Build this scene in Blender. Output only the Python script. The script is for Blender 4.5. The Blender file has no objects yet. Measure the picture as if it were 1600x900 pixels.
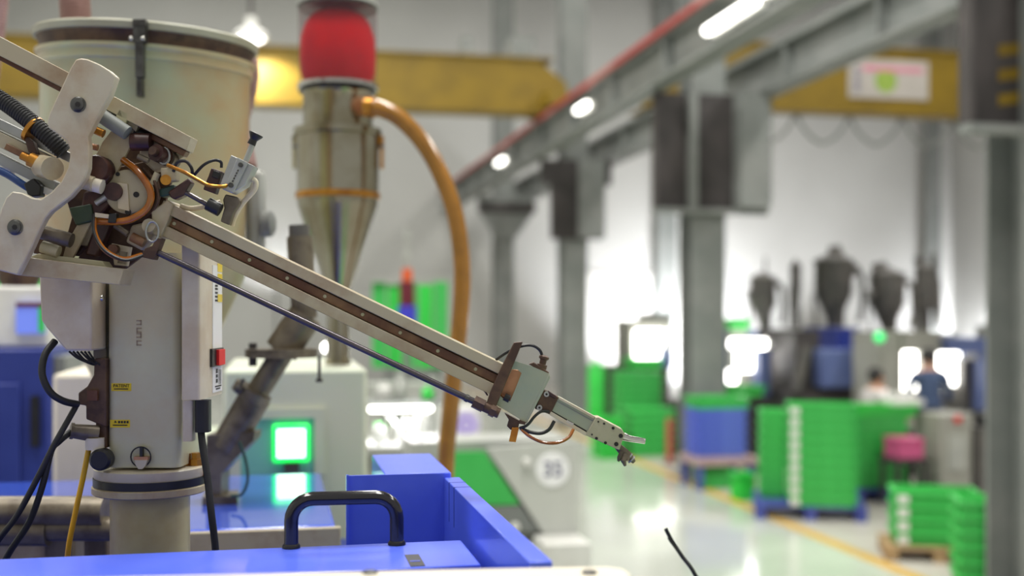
import bpy, bmesh, math, random
from mathutils import Vector, Matrix
random.seed(7)
scene = bpy.context.scene
COL = scene.collection

# ------------------------------------------------------------------ camera
F_PX = 1780.0                      # focal length in pixels of the 1600x900 frame (40 mm)
CAM_H = 2.10
YAW = math.atan(370.0 / F_PX)      # camera turned right of the aisle direction (+Y)
HZ = 485.0                         # horizon row
SN, CS = math.sin(YAW), math.cos(YAW)
RIGHT = Vector((CS, -SN, 0)); FWD = Vector((SN, CS, 0)); UP = Vector((0, 0, 1))
cam_data = bpy.data.cameras.new('camera')
cam_data.sensor_width = 36.0
cam_data.lens = 36.0 * F_PX / 1600.0
cam_data.shift_y = (HZ - 450.0) / 1600.0
cam_data.clip_start = 0.05
cam_data.clip_end = 200
cam_data.dof.use_dof = True
cam_data.dof.focus_distance = 1.68
cam_data.dof.aperture_fstop = 2.0
cam = bpy.data.objects.new('camera', cam_data)
COL.objects.link(cam)
cam.location = (0, 0, CAM_H)
cam.rotation_euler = (math.pi / 2, 0, -YAW)
scene.camera = cam

# ------------------------------------------------------------------ light
scene.view_settings.view_transform = 'Standard'
scene.view_settings.look = 'None'
scene.view_settings.exposure = 0.0
scene.view_settings.gamma = 1.0
scene.view_settings.use_curve_mapping = False
world = bpy.data.worlds.new('world'); scene.world = world
world.use_nodes = True
wb = world.node_tree.nodes['Background']
wb.inputs[0].default_value = (1.0, 0.985, 0.92, 1); wb.inputs[1].default_value = 0.48

def area_light(name, loc, sx, sy, power, color=(1, 0.98, 0.92), rot=(0, 0, 0)):
    l = bpy.data.lights.new(name, 'AREA'); l.shape = 'RECTANGLE'
    l.size = sx; l.size_y = sy; l.energy = power; l.color = color
    o = bpy.data.objects.new(name, l); COL.objects.link(o)
    o.location = loc; o.rotation_euler = rot
    return o
for lx in (-3.0, 2.2, 10.5):
    for ly, lp in ((1.5, 640), (9.5, 540), (17.5, 400), (25.5, 210)):
        area_light('high_bay_light', (lx, ly, 11.4), 1.6, 4.5, lp)

def spot_light(name, loc, target, power, size_deg, blend=0.35, color=(1, 1, 1), radius=0.15):
    l = bpy.data.lights.new(name, 'SPOT'); l.energy = power; l.color = color
    l.spot_size = math.radians(size_deg); l.spot_blend = blend; l.shadow_soft_size = radius
    o = bpy.data.objects.new(name, l); COL.objects.link(o); o.location = loc
    d = Vector(target) - Vector(loc)
    o.rotation_euler = d.to_track_quat('-Z', 'Y').to_euler()
    return o

# ------------------------------------------------------------------ helpers
def W(px, py, d):
    """world point seen at photo pixel (px, py) at depth d metres in front of the camera"""
    return RIGHT * ((px - 800.0) * d / F_PX) + FWD * d + UP * (CAM_H - (py - HZ) * d / F_PX)
def XY(px, d):
    p = W(px, HZ, d); return p.x, p.y
def ZZ(py, d): return CAM_H - (py - HZ) * d / F_PX
def dep(py, z): return F_PX * (CAM_H - z) / (py - HZ)
def lin(c):
    return tuple(((x / 255.0) / 12.92 if x / 255.0 <= 0.04045 else ((x / 255.0 + 0.055) / 1.055) ** 2.4) for x in c)

MATS = {}
def mat(name, rgb, rough=0.5, metal=0.0, rgb2=None, scale=6.0, lo=0.42, hi=0.62, emit=None, estr=0.0,
        alpha=1.0, bump=0.0, bscale=60.0, trans=0.0, coat=0.0, rough2=None, spec=0.5):
    if name in MATS: return MATS[name]
    m = bpy.data.materials.new(name); m.use_nodes = True
    nt = m.node_tree; b = nt.nodes['Principled BSDF']
    b.inputs['Base Color'].default_value = (*lin(rgb), 1)
    b.inputs['Roughness'].default_value = rough
    b.inputs['Metallic'].default_value = metal
    b.inputs['Alpha'].default_value = alpha
    b.inputs['Specular IOR Level'].default_value = spec
    if trans: b.inputs['Transmission Weight'].default_value = trans
    if coat: b.inputs['Coat Weight'].default_value = coat
    tc = nt.nodes.new('ShaderNodeTexCoord')
    if rgb2 is not None:
        n = nt.nodes.new('ShaderNodeTexNoise'); n.inputs['Scale'].default_value = scale
        n.inputs['Detail'].default_value = 5; n.inputs['Roughness'].default_value = 0.6
        nt.links.new(tc.outputs['Object'], n.inputs['Vector'])
        r = nt.nodes.new('ShaderNodeValToRGB')
        r.color_ramp.elements[0].position = lo; r.color_ramp.elements[0].color = (*lin(rgb), 1)
        r.color_ramp.elements[1].position = hi; r.color_ramp.elements[1].color = (*lin(rgb2), 1)
        nt.links.new(n.outputs['Fac'], r.inputs['Fac'])
        nt.links.new(r.outputs['Color'], b.inputs['Base Color'])
        if rough2 is not None:
            mr = nt.nodes.new('ShaderNodeMapRange')
            mr.inputs['From Min'].default_value = lo; mr.inputs['From Max'].default_value = hi
            mr.inputs['To Min'].default_value = rough; mr.inputs['To Max'].default_value = rough2
            nt.links.new(n.outputs['Fac'], mr.inputs['Value']); nt.links.new(mr.outputs['Result'], b.inputs['Roughness'])
    if bump:
        n2 = nt.nodes.new('ShaderNodeTexNoise'); n2.inputs['Scale'].default_value = bscale
        n2.inputs['Detail'].default_value = 3
        nt.links.new(tc.outputs['Object'], n2.inputs['Vector'])
        bp = nt.nodes.new('ShaderNodeBump'); bp.inputs['Strength'].default_value = bump
        bp.inputs['Distance'].default_value = 0.01
        nt.links.new(n2.outputs['Fac'], bp.inputs['Height']); nt.links.new(bp.outputs['Normal'], b.inputs['Normal'])
    if emit is not None:
        b.inputs['Emission Color'].default_value = (*lin(emit), 1)
        b.inputs['Emission Strength'].default_value = estr
    MATS[name] = m
    return m

class MB:
    def __init__(s): s.v = []; s.f = []
    def add(s, vs, fs):
        k = len(s.v); s.v += [Vector(p) for p in vs]; s.f += [[i + k for i in f] for f in fs]; return s
    def obox(s, c, ax, ay, az):
        """box around c with half-axis vectors ax, ay, az"""
        c = Vector(c); vs = [c + ax * i + ay * j + az * k for i in (-1, 1) for j in (-1, 1) for k in (-1, 1)]
        fs = [(0, 1, 3, 2), (4, 6, 7, 5), (0, 4, 5, 1), (2, 3, 7, 6), (0, 2, 6, 4), (1, 5, 7, 3)]
        if ax.cross(ay).dot(az) < 0: fs = [f[::-1] for f in fs]
        return s.add(vs, fs)
    def box(s, x0, x1, y0, y1, z0, z1):
        return s.obox(((x0 + x1) / 2, (y0 + y1) / 2, (z0 + z1) / 2), Vector((abs(x1 - x0) / 2, 0, 0)), Vector((0, abs(y1 - y0) / 2, 0)), Vector((0, 0, abs(z1 - z0) / 2)))
    def pbox(s, x0, y0, x1, y1, d, t):
        """box whose front covers a pixel rectangle at depth d, t metres thick, facing the lens direction"""
        a, b = W(x0, y0, d), W(x1, y1, d); c = (a + b) / 2 + FWD * t / 2
        return s.obox(c, RIGHT * abs((x1 - x0) * d / F_PX / 2), FWD * t / 2, UP * abs((y1 - y0) * d / F_PX / 2))
    def prism(s, pts, ext):
        pts = [Vector(p) for p in pts]; n = len(pts); ext = Vector(ext)
        nrm = Vector((0, 0, 0))
        for i in range(n): nrm += pts[i].cross(pts[(i + 1) % n])
        if nrm.dot(ext) > 0: pts = pts[::-1]
        vs = pts + [p + ext for p in pts]
        fs = [list(range(n)), list(range(2 * n - 1, n - 1, -1))]
        for i in range(n): j = (i + 1) % n; fs.append([j, i, i + n, j + n])
        return s.add(vs, fs)
    def pprism(s, pix, d, t): return s.prism([W(x, y, d) for x, y in pix], FWD * t)
    def ring(s, outer, inner, ext):
        outer = [Vector(p) for p in outer]; inner = [Vector(p) for p in inner]; n = len(outer); ext = Vector(ext)
        nrm = Vector((0, 0, 0))
        for i in range(n): nrm += outer[i].cross(outer[(i + 1) % n])
        if nrm.dot(ext) > 0: outer = outer[::-1]; inner = inner[::-1]
        vs = outer + inner + [p + ext for p in outer] + [p + ext for p in inner]
        fs = []
        for i in range(n):
            j = (i + 1) % n
            fs += [[i, j, n + j, n + i], [2 * n + j, 2 * n + i, 3 * n + i, 3 * n + j], [j, i, 2 * n + i, 2 * n + j], [n + i, n + j, 3 * n + j, 3 * n + i]]
        return s.add(vs, fs)
    def lathe(s, o, axis, prof, n=32):
        """prof: (radius, height along axis) pairs from bottom to top"""
        o = Vector(o); a = Vector(axis).normalized()
        u = a.orthogonal().normalized(); w = a.cross(u)
        vs = []; fs = []
        for r, h in prof:
            for i in range(n):
                t = 2 * math.pi * i / n
                vs.append(o + a * h + (u * math.cos(t) + w * math.sin(t)) * max(r, 1e-5))
        m = len(prof)
        for k in range(m - 1):
            for i in range(n):
                j = (i + 1) % n
                fs.append([k * n + i, k * n + j, (k + 1) * n + j, (k + 1) * n + i])
        fs.append(list(range(n))[::-1]); fs.append([(m - 1) * n + i for i in range(n)])
        return s.add(vs, fs)
    def cyl(s, p0, p1, r0, r1=None, n=24):
        p0 = Vector(p0); p1 = Vector(p1); a = p1 - p0
        return s.lathe(p0, a, [(r0, 0), (r0 if r1 is None else r1, a.length)], n)
    def ball(s, c, r, n=16, sz=1.0, axis=(0, 0, 1)):
        k = 8; pr = [(r * math.sin(math.pi * i / k), -r * sz * math.cos(math.pi * i / k)) for i in range(k + 1)]
        return s.lathe(c, axis, pr, n)
    def tube(s, path, r, n=10, closed=False):
        P = [Vector(p) for p in path]; m = len(P)
        rs = r if isinstance(r, (list, tuple)) else [r] * m
        tang = []
        for i in range(m):
            a = P[(i - 1) % m] if (closed or i > 0) else P[i]; b = P[(i + 1) % m] if (closed or i < m - 1) else P[i]
            tang.append((b - a).normalized())
        u = tang[0].orthogonal().normalized(); vs = []; fs = []
        for i in range(m):
            u = (u - tang[i] * u.dot(tang[i])).normalized(); w = tang[i].cross(u)
            for k in range(n):
                t = 2 * math.pi * k / n
                vs.append(P[i] + (u * math.cos(t) + w * math.sin(t)) * rs[i])
        for i in range(m if closed else m - 1):
            ii = (i + 1) % m
            for k in range(n):
                kk = (k + 1) % n; fs.append([i * n + k, i * n + kk, ii * n + kk, ii * n + k])
        if not closed:
            fs.append(list(range(n))[::-1]); fs.append([(m - 1) * n + k for k in range(n)])
        return s.add(vs, fs)
    def mesh(s, name, off=Vector((0, 0, 0)), sharp=35):
        me = bpy.data.meshes.new(name)
        me.from_pydata([tuple(p - off) for p in s.v], [], s.f); me.update()
        me.polygons.foreach_set('use_smooth', [True] * len(me.polygons))
        me.set_sharp_from_angle(angle=math.radians(sharp))
        return me
    def build(s, name, m, parent=None, loc=None, bevel=0.0, sharp=35, label=None, kind=None):
        if parent is not None: off = world_loc(parent)
        elif loc is not None: off = Vector(loc)
        else:
            zs = min(p.z for p in s.v); n = len(s.v)
            off = Vector((sum(p.x for p in s.v) / n, sum(p.y for p in s.v) / n, zs))
        me = s.mesh(name, off, sharp); me.materials.append(m)
        o = bpy.data.objects.new(name, me); COL.objects.link(o)
        if parent is not None: o.parent = parent
        else: o.location = off
        if bevel:
            bv = o.modifiers.new('edge', 'BEVEL'); bv.width = bevel; bv.segments = 2; bv.limit_method = 'ANGLE'
            bv.angle_limit = math.radians(40)
        if label: o['label'] = label
        if kind: o['kind'] = kind
        return o
def world_loc(o):
    p = Vector((0, 0, 0))
    while o is not None: p += Vector(o.location); o = o.parent
    return p
def tag(o, label, cat, group=None):
    o['label'] = label; o['category'] = cat
    if group: o['group'] = group
    return o
def thing(name, loc, label, cat, group=None):
    o = bpy.data.objects.new(name, None); COL.objects.link(o); o.location = Vector(loc)
    o.empty_display_size = 0.05
    return tag(o, label, cat, group)
def struct(o, label=None, cat=None):
    o['kind'] = 'structure'
    if label: o['label'] = label
    if cat: o['category'] = cat
    return o
def spline(pts, k=8):
    P = [Vector(p) for p in pts]
    if len(P) < 3: return P
    Q = [P[0] * 2 - P[1]] + P + [P[-1] * 2 - P[-2]]; out = []
    for i in range(1, len(Q) - 2):
        a, b, c, d = Q[i - 1], Q[i], Q[i + 1], Q[i + 2]
        for j in range(k):
            t = j / k
            out.append(0.5 * ((2 * b) + (c - a) * t + (2 * a - 5 * b + 4 * c - d) * t * t + (3 * b - a - 3 * c + d) * t ** 3))
    out.append(P[-1]); return out
def hose(pix, r, d=None, n=10, k=8):
    """smooth tube through pixel points; each point (px, py) at depth d or (px, py, depth)"""
    return MB().tube(spline([W(p[0], p[1], p[2] if len(p) > 2 else d) for p in pix], k), r, n)
def text_mesh(body, size, loc, right, up, m, name, parent, ext=0.0004, bold=0.0):
    cu = bpy.data.curves.new(name, 'FONT'); cu.body = body; cu.size = size; cu.extrude = ext
    cu.offset = size * bold; cu.align_x = 'CENTER'; cu.align_y = 'CENTER'
    tmp = bpy.data.objects.new(name, cu); COL.objects.link(tmp)
    bpy.context.view_layer.update()
    me = bpy.data.meshes.new_from_object(tmp.evaluated_get(bpy.context.evaluated_depsgraph_get()))
    bpy.data.objects.remove(tmp); bpy.data.curves.remove(cu)
    r = Vector(right).normalized(); u = Vector(up).normalized(); n = r.cross(u)
    M = Matrix((r, u, n)).transposed()
    off = world_loc(parent)
    for v in me.vertices: v.co = M @ v.co + Vector(loc) - off
    me.materials.clear(); me.materials.append(m)
    o = bpy.data.objects.new(name, me); COL.objects.link(o); o.parent = parent
    return o
def copy_tree(o, delta=Vector((0, 0, 0))):
    c = o.copy(); COL.objects.link(c); c.location = Vector(o.location) + Vector(delta)
    for ch in o.children:
        d = ch.copy(); COL.objects.link(d); d.parent = c
        for g in ch.children:
            e = g.copy(); COL.objects.link(e); e.parent = d
    return c
ORD = ['first', 'second', 'third', 'fourth', 'fifth', 'sixth', 'seventh', 'eighth', 'ninth', 'tenth', 'eleventh']

# ------------------------------------------------------------------ materials
M_floor = mat('epoxy_floor', (184, 188, 178), 0.13, rgb2=(194, 198, 188), scale=0.8, rough2=0.2, coat=0.2)
M_floor2 = mat('bay_floor', (176, 172, 164), 0.35, rgb2=(190, 186, 178), scale=1.1)
M_wall = mat('painted_wall', (182, 182, 180), 0.8, rgb2=(187, 187, 185), scale=0.4)
M_ceil = mat('ceiling_sheet', (150, 150, 148), 0.8, rgb2=(165, 165, 162), scale=0.5)
M_steelgrey = mat('grey_steel_paint', (120, 124, 122), 0.55, rgb2=(134, 136, 134), scale=1.5)
M_darksteel = mat('dark_steel_paint', (58, 54, 54), 0.6, rgb2=(72, 66, 66), scale=2)
M_rail = mat('red_rail', (158, 52, 48), 0.6, rgb2=(176, 110, 105), scale=1.2, lo=0.48, hi=0.6)
M_craney = mat('crane_yellow', (132, 106, 8), 0.55, rgb2=(120, 96, 8), scale=2)
M_yline = mat('yellow_floor_paint', (206, 164, 62), 0.35, rgb2=(196, 160, 88), scale=4)
M_cream = mat('cream_paint', (178, 168, 142), 0.36, rgb2=(148, 122, 96), scale=11, lo=0.46, hi=0.74)
M_cream2 = mat('pale_cast_paint', (192, 184, 165), 0.38, rgb2=(172, 148, 122), scale=14, lo=0.48, hi=0.78)
M_pillar = mat('grey_green_paint', (192, 192, 164), 0.34, rgb2=(186, 172, 140), scale=8, lo=0.42, hi=0.75)
M_drum = mat('drum_paint_reflections', (172, 178, 146), 0.3, rgb2=(182, 148, 104), scale=3.0, lo=0.38, hi=0.66, coat=0.2)  # tan noise puts the drum's warm reflections into its pale green colour
M_boxwhite = mat('warm_white_paint', (210, 200, 178), 0.4, rgb2=(196, 180, 154), scale=10)
M_greenish = mat('pale_green_metal', (150, 162, 146), 0.35, rgb2=(164, 168, 146), scale=10, metal=0.15)
M_beige = mat('beige_metal', (172, 168, 138), 0.4, rgb2=(184, 176, 150), scale=12)
M_brown = mat('rusty_rail', (92, 52, 34), 0.42, rgb2=(136, 102, 70), scale=16, lo=0.42, hi=0.68)
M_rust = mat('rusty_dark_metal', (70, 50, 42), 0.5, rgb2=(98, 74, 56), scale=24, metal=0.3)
M_darkred = mat('dark_maroon_plastic', (54, 28, 28), 0.45, rgb2=(78, 46, 38), scale=30)
M_black = mat('black_plastic', (22, 22, 24), 0.4, rgb2=(30, 30, 32), scale=12)
M_blackg = mat('black_gloss', (20, 18, 22), 0.18, rgb2=(28, 25, 30), scale=8, coat=0.4)
M_rubber = mat('black_rubber', (26, 27, 29), 0.55, rgb2=(36, 36, 38), scale=20)
M_brass = mat('brass', (196, 142, 62), 0.3, 0.85, rgb2=(160, 104, 44), scale=20)
M_amber = mat('amber_hose', (172, 100, 16), 0.2, rgb2=(132, 68, 10), scale=12, coat=0.5)
M_hose = mat('ochre_suction_hose', (164, 110, 30), 0.25, rgb2=(146, 98, 24), scale=14, coat=0.5)
M_chrome = mat('polished_steel', (205, 204, 200), 0.14, 1.0, rgb2=(188, 186, 180), scale=6)
M_steel = mat('brushed_steel', (166, 162, 146), 0.12, 1.0, rgb2=(140, 132, 108), scale=5, rough2=0.22)
M_rodm = mat('dark_rod_steel', (92, 86, 90), 0.25, 0.6, rgb2=(80, 76, 80), scale=8)
M_alum = mat('aluminium', (176, 178, 178), 0.38, 0.7, rgb2=(160, 162, 160), scale=10)
M_bolt = mat('bolt_steel', (96, 96, 94), 0.35, 0.8, rgb2=(70, 68, 66), scale=30)
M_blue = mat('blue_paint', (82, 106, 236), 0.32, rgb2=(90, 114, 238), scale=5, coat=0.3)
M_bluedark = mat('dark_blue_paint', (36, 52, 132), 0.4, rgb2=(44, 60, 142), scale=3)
M_bluegloss = mat('glossy_blue_paint', (62, 96, 220), 0.1, rgb2=(70, 104, 226), scale=3, coat=0.8)
M_white = mat('white_paint', (226, 226, 222), 0.45, rgb2=(214, 212, 208), scale=5)
M_creamw = mat('cream_white_paint', (222, 214, 196), 0.4, rgb2=(212, 204, 188), scale=6)
M_machine = mat('machine_cream', (196, 206, 186), 0.4, rgb2=(204, 206, 190), scale=3)
M_greyp = mat('grey_panel', (172, 174, 168), 0.45, rgb2=(162, 164, 160), scale=4)
M_guard = mat('pale_guard_panel', (198, 200, 194), 0.45, rgb2=(190, 192, 188), scale=4)
M_green = mat('green_crate_plastic', (62, 182, 84), 0.45, rgb2=(72, 194, 94), scale=3)
M_green2 = mat('bright_green_plastic', (54, 208, 76), 0.4, rgb2=(60, 194, 80), scale=3)
M_bcrate = mat('blue_crate_plastic', (86, 104, 206), 0.45, rgb2=(106, 128, 216), scale=3)
M_bpallet = mat('blue_pallet_plastic', (62, 72, 150), 0.5, rgb2=(76, 86, 160), scale=4)
M_wood = mat('pallet_wood', (180, 150, 112), 0.7, rgb2=(150, 120, 86), scale=8)
M_card = mat('white_card', (230, 230, 226), 0.6, rgb2=(220, 220, 216), scale=8)
M_yellow = mat('yellow_label', (224, 196, 20), 0.4, rgb2=(214, 184, 24), scale=20)
M_yhose = mat('yellow_hose', (226, 176, 20), 0.4, rgb2=(214, 160, 20), scale=14)
M_ink = mat('black_ink', (28, 26, 24), 0.6, rgb2=(36, 32, 30), scale=20)
M_faint = mat('faded_brown_ink', (148, 132, 108), 0.6, rgb2=(156, 142, 122), scale=30)
M_red = mat('red_plastic', (226, 10, 16), 0.5, rgb2=(214, 8, 14), scale=8)
M_redf = mat('red_filter_cloth', (232, 8, 22), 0.7, rgb2=(206, 8, 30), scale=9, lo=0.35, hi=0.65, spec=0.1)
M_dome = mat('smoky_clear_plastic', (120, 84, 90), 0.25, alpha=0.3, rgb2=(134, 96, 102), scale=4, spec=0.2)
M_duct = mat('pinkish_duct', (176, 142, 138), 0.5, rgb2=(150, 116, 112), scale=14)
M_lamp = mat('lamp_diffuser', (255, 255, 255), 0.5, emit=(255, 252, 244), estr=6)
M_lampw = mat('work_light_diffuser', (255, 255, 250), 0.5, emit=(255, 253, 246), estr=9)
M_screen = mat('lit_screen', (230, 255, 240), 0.3, emit=(190, 255, 210), estr=4.5)
M_screeng = mat('green_screen_border', (40, 230, 90), 0.3, emit=(30, 240, 90), estr=1.6)
M_skin = mat('skin', (206, 160, 136), 0.5, rgb2=(196, 146, 122), scale=12)
M_shirt = mat('navy_blue_shirt', (66, 82, 116), 0.8, rgb2=(78, 94, 128), scale=9)
M_trouser = mat('olive_grey_trousers', (96, 96, 88), 0.85, rgb2=(106, 106, 98), scale=9)
M_wshirt = mat('white_shirt', (226, 220, 220), 0.8, rgb2=(216, 208, 210), scale=9)
M_hair = mat('black_hair', (24, 22, 24), 0.5, rgb2=(34, 30, 30), scale=40)
M_pink = mat('pink_plastic', (206, 90, 140), 0.5, rgb2=(196, 80, 128), scale=5)
M_pinkink = mat('pink_print', (214, 120, 150), 0.6, rgb2=(220, 140, 164), scale=10)
M_hopper = mat('dark_grey_hopper', (84, 82, 80), 0.45, rgb2=(98, 94, 90), scale=5)
M_bluemach = mat('steel_blue_machine', (84, 98, 148), 0.5, rgb2=(96, 110, 156), scale=3)
M_greymach = mat('warm_grey_machine', (150, 150, 142), 0.5, rgb2=(160, 160, 152), scale=3)
M_purple = mat('purple_print', (150, 120, 220), 0.6, rgb2=(160, 130, 224), scale=9)
M_greyink = mat('grey_print', (96, 94, 128), 0.6, rgb2=(104, 102, 136), scale=9)
M_grime = mat('grimy_grey_metal', (120, 110, 94), 0.4, rgb2=(84, 74, 62), scale=16, metal=0.3)
M_orange = mat('orange_lens', (224, 96, 40), 0.3, rgb2=(214, 86, 36), scale=9)
M_maroon = mat('maroon_lens', (100, 30, 44), 0.3, rgb2=(110, 36, 50), scale=9)
M_bluelens = mat('blue_lens', (60, 60, 190), 0.3, rgb2=(66, 66, 200), scale=9)
M_peach = mat('peach_metal', (190, 140, 104), 0.3, 0.4, rgb2=(160, 112, 80), scale=14)

# ------------------------------------------------------------------ the hall
struct(MB().box(-9, 4.93, -3, 31, -0.2, 0).build('floor', M_floor), 'glossy pale grey-green epoxy floor of the aisle', 'floor')
struct(MB().box(4.93, 20, -3, 31, -0.2, 0).build('floor', M_floor2), 'matt beige-grey floor of the bay beyond the yellow line', 'floor')
struct(MB().box(-9, 20, 31, 31.3, 0, 11.6).build('wall_back', M_wall), 'light grey painted end wall of the hall', 'wall')
struct(MB().box(-9.3, -9, -3, 31.3, 0, 11.6).build('wall_left', M_wall), 'light grey painted side wall', 'wall')
struct(MB().box(20, 20.3, -3, 31.3, 0, 11.6).build('wall_right', M_wall), 'light grey painted side wall', 'wall')
struct(MB().box(-9.3, 20.3, -3, 31.3, 11.6, 11.8).build('ceiling', M_ceil), 'grey sheet ceiling', 'ceiling')
struct(MB().box(4.86, 5.0, -3, 30.9, 0.0, 0.004).build('trim_1', M_yline), 'yellow line painted along the edge of the aisle', 'floor line')

CX = 5.3; CW = 0.225; BZ0 = 4.80; BZ1 = 5.32
COLY = [7.21, 13.66, 20.1, 26.55]
CLAB = ['nearest grey steel column at the right edge with a huge dark corbel',
        'tall grey steel column beside the blue crate stack',
        'grey steel column behind the tip of the robot arm',
        'farthest grey steel column with a flared head beside the ochre hose']
for i, cy in enumerate(COLY):
    t = thing('steel_column', (CX, cy, 0), CLAB[i], 'column')
    MB().box(CX - CW, CX + CW, cy - CW, cy - CW + 0.03, 0, 11.6).build('front_flange', M_steelgrey, t)
    MB().box(CX - CW, CX + CW, cy + CW - 0.03, cy + CW, 0, 11.6).build('rear_flange', M_steelgrey, t)
    MB().box(CX - 0.02, CX + 0.02, cy - CW + 0.03, cy + CW - 0.03, 0, 11.6).build('web', M_steelgrey, t)
    MB().box(CX - 0.34, CX + 0.34, cy - 0.34, cy + 0.34, 0, 0.03).build('base_plate', M_steelgrey, t)
    fy = cy - CW
    zt = BZ0 - 0.002
    if i < 2:
        MB().box(4.6, 6.0, fy - 0.02, fy, 3.36, zt).build('corbel_web', M_darksteel, t)
        MB().box(4.56, 6.04, fy - 0.14, fy, 3.30, 3.36).build('corbel_bottom_flange', M_steelgrey, t)
        MB().box(4.56, 4.6, fy - 0.14, fy, 3.36, zt).build('corbel_edge', M_darksteel, t)
        MB().box(CX - 0.29, CX - 0.18, fy - 0.12, fy - 0.02, 3.36, zt).build('stiffener', M_steelgrey, t)
        if i == 1:
            MB().box(5.62, 6.02, fy - 0.26, fy - 0.02, 3.37, zt - 0.02).build('cable_box', M_steelgrey, t)
            m = MB()
            for k in range(9): m.box(6.02, 6.06, fy - 0.2, fy - 0.1, 3.5 + k * 0.14, 3.57 + k * 0.14)
            m.build('cable_cleats', M_darksteel, t)
        else:
            for k in range(3):
                z = 3.5 + k * 0.17
                MB().prism([(4.85, fy - 0.021, z), (5.06, fy - 0.021, z + 0.03), (5.06, fy - 0.021, z + 0.11), (4.85, fy - 0.021, z + 0.08)], (0, -0.003, 0)).build('hazard_stripe', M_craney, t)
    elif i == 2:
        MB().box(4.64, 5.95, fy - 0.1, fy, 4.36, zt).build('corbel_web', M_darksteel, t)
        MB().box(4.83, 5.77, fy - 0.08, fy, 3.38, 4.36).build('corbel_lower_web', M_darksteel, t)
        MB().box(5.32, 5.80, fy - 0.2, fy - 0.1, 3.40, zt).build('cable_box', M_steelgrey, t)
    else:
        MB().prism([(4.65, fy, zt), (5.98, fy, zt), (5.98, fy, 4.42), (5.53, fy, 3.8), (5.1, fy, 3.8), (4.65, fy, 4.42)], (0, -0.12, 0)).build('corbel_web', M_steelgrey, t)
        MB().box(4.62, 6.0, fy - 0.2, fy - 0.12, 4.4, 4.62).build('corbel_band', M_darksteel, t)

for bx, lab in ((4.55, 'grey crane runway beam with a red rail along its top'), (6.05, 'grey crane runway beam of the right bay, behind the column row')):
    t = thing('runway_beam', (bx, 14, BZ0), lab, 'beam')
    MB().box(bx - 0.15, bx + 0.15, 1, 30.9, BZ0, BZ0 + 0.04).build('bottom_flange', M_steelgrey, t)
    MB().box(bx - 0.15, bx + 0.15, 1, 30.9, BZ1 - 0.04, BZ1).build('top_flange', M_steelgrey, t)
    MB().box(bx - 0.02, bx + 0.02, 1, 30.9, BZ0 + 0.04, BZ1 - 0.04).build('web', M_steelgrey, t)
    y = 4.0
    while y < 30:
        MB().box(bx - 0.14, bx + 0.14, y, y + 0.03, BZ0 + 0.04, BZ1 - 0.04).build('stiffener', M_steelgrey, t)
        y += 2.15
    MB().box(bx - 0.04, bx + 0.04, 1, 30.9, BZ1, BZ1 + 0.09).build('rail', M_steelgrey, t)
    if bx < 5: MB().box(bx - 0.19, bx - 0.15, 1, 30.9, BZ1 - 0.015, BZ1 + 0.055).build('conductor_bar', M_rail, t)

LL = ['nearest tube lamp on the runway beam, cut by the top edge', 'long tube lamp on the runway beam above the tall column',
      'small tube lamp on the runway beam behind the third column head', 'farthest tube lamp on the runway beam beside the ochre hose']
for k, (dd, ln, zz) in enumerate(((9.75, 0.5, 4.96), (11.0, 0.6, 4.94), (16.3, 0.26, 5.0), (22.2, 0.3, 5.0))):
    x = 4.335; y = (dd - x * SN) / CS
    t = thing('tube_lamp', (x, y, zz), LL[k], 'lamp', 'tube lamps on the runway beam')
    MB().box(x + 0.005, x + 0.064, y - ln, y + ln, zz - 0.06, zz + 0.06).build('lamp_housing', M_white, t)
    MB().tube([(x - 0.04, y - ln, zz), (x - 0.04, y + ln, zz)], 0.045, 12).build('tube', M_lamp, t)

# overhead cranes
t = thing('overhead_crane', (-2, 19.2, 5.41), 'long yellow overhead crane girder spanning the aisle behind the red filter', 'crane')
gy0, gy1 = 18.75, 19.25
MB().prism([(-8.6, gy0, 5.46), (4.55, gy0, 5.46), (4.85, gy0, 5.5), (4.85, gy0, 5.95), (4.35, gy0, 6.33), (-8.6, gy0, 6.33)], (0, gy1 - gy0, 0)).build('girder', M_craney, t)
MB().box(-8.6, 4.6, gy0 - 0.06, gy1 + 0.06, 6.33, 6.36).build('top_plate', M_craney, t)
MB().box(-8.6, 4.55, gy0 - 0.05, gy1 + 0.05, 5.43, 5.46).build('bottom_plate', M_craney, t)
m = MB().box(4.40, 4.72, 18.2, 19.9, 5.50, 5.75); m.build('end_truck', M_craney, t)
for yy in (18.45, 19.65): MB().cyl((4.47, yy, 5.525), (4.63, yy, 5.525), 0.11).build('wheel', M_darksteel, t)
MB().box(3.05, 3.22, gy0, gy0 + 0.3, 6.36, 6.66).build('control_box', M_steelgrey, t)
MB().box(3.9, 4.3, gy0, gy1, 6.36, 6.7).build('drive_motor', M_steelgrey, t)
t = thing('overhead_crane', (11, 17.8, 5.4), 'yellow overhead crane girder with a white sign in the right bay', 'crane')
MB().box(5.95, 19.5, 17.6, 18.05, 5.43, 6.5).build('girder', M_craney, t)
MB().box(5.95, 19.5, 17.55, 18.1, 6.5, 6.54).build('top_plate', M_craney, t)
MB().box(5.9, 6.2, 17.1, 18.6, 5.412, 5.43).build('end_truck', M_craney, t)
sx0, sx1 = XY(1332, 19.0)[0], XY(1452, 19.4)[0]
sg = MB().box(sx0, sx1, 17.57, 17.6, 5.68, 6.34).build('sign_board', mat('grey_sign_board', (178, 172, 166), 0.6, rgb2=(186, 180, 174), scale=3), t)
MB().box(sx0 + 0.25, sx1 - 0.1, 17.565, 17.57, 6.14, 6.22).build('pink_lettering', M_pinkink, sg)
MB().lathe((sx0 + 0.68, 17.565, 5.98), (0, 1, 0), [(0.2, 0), (0.2, 0.005)]).build('green_emblem', mat('sign_green', (140, 170, 70), 0.5, rgb2=(150, 176, 78), scale=5), sg)
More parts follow.
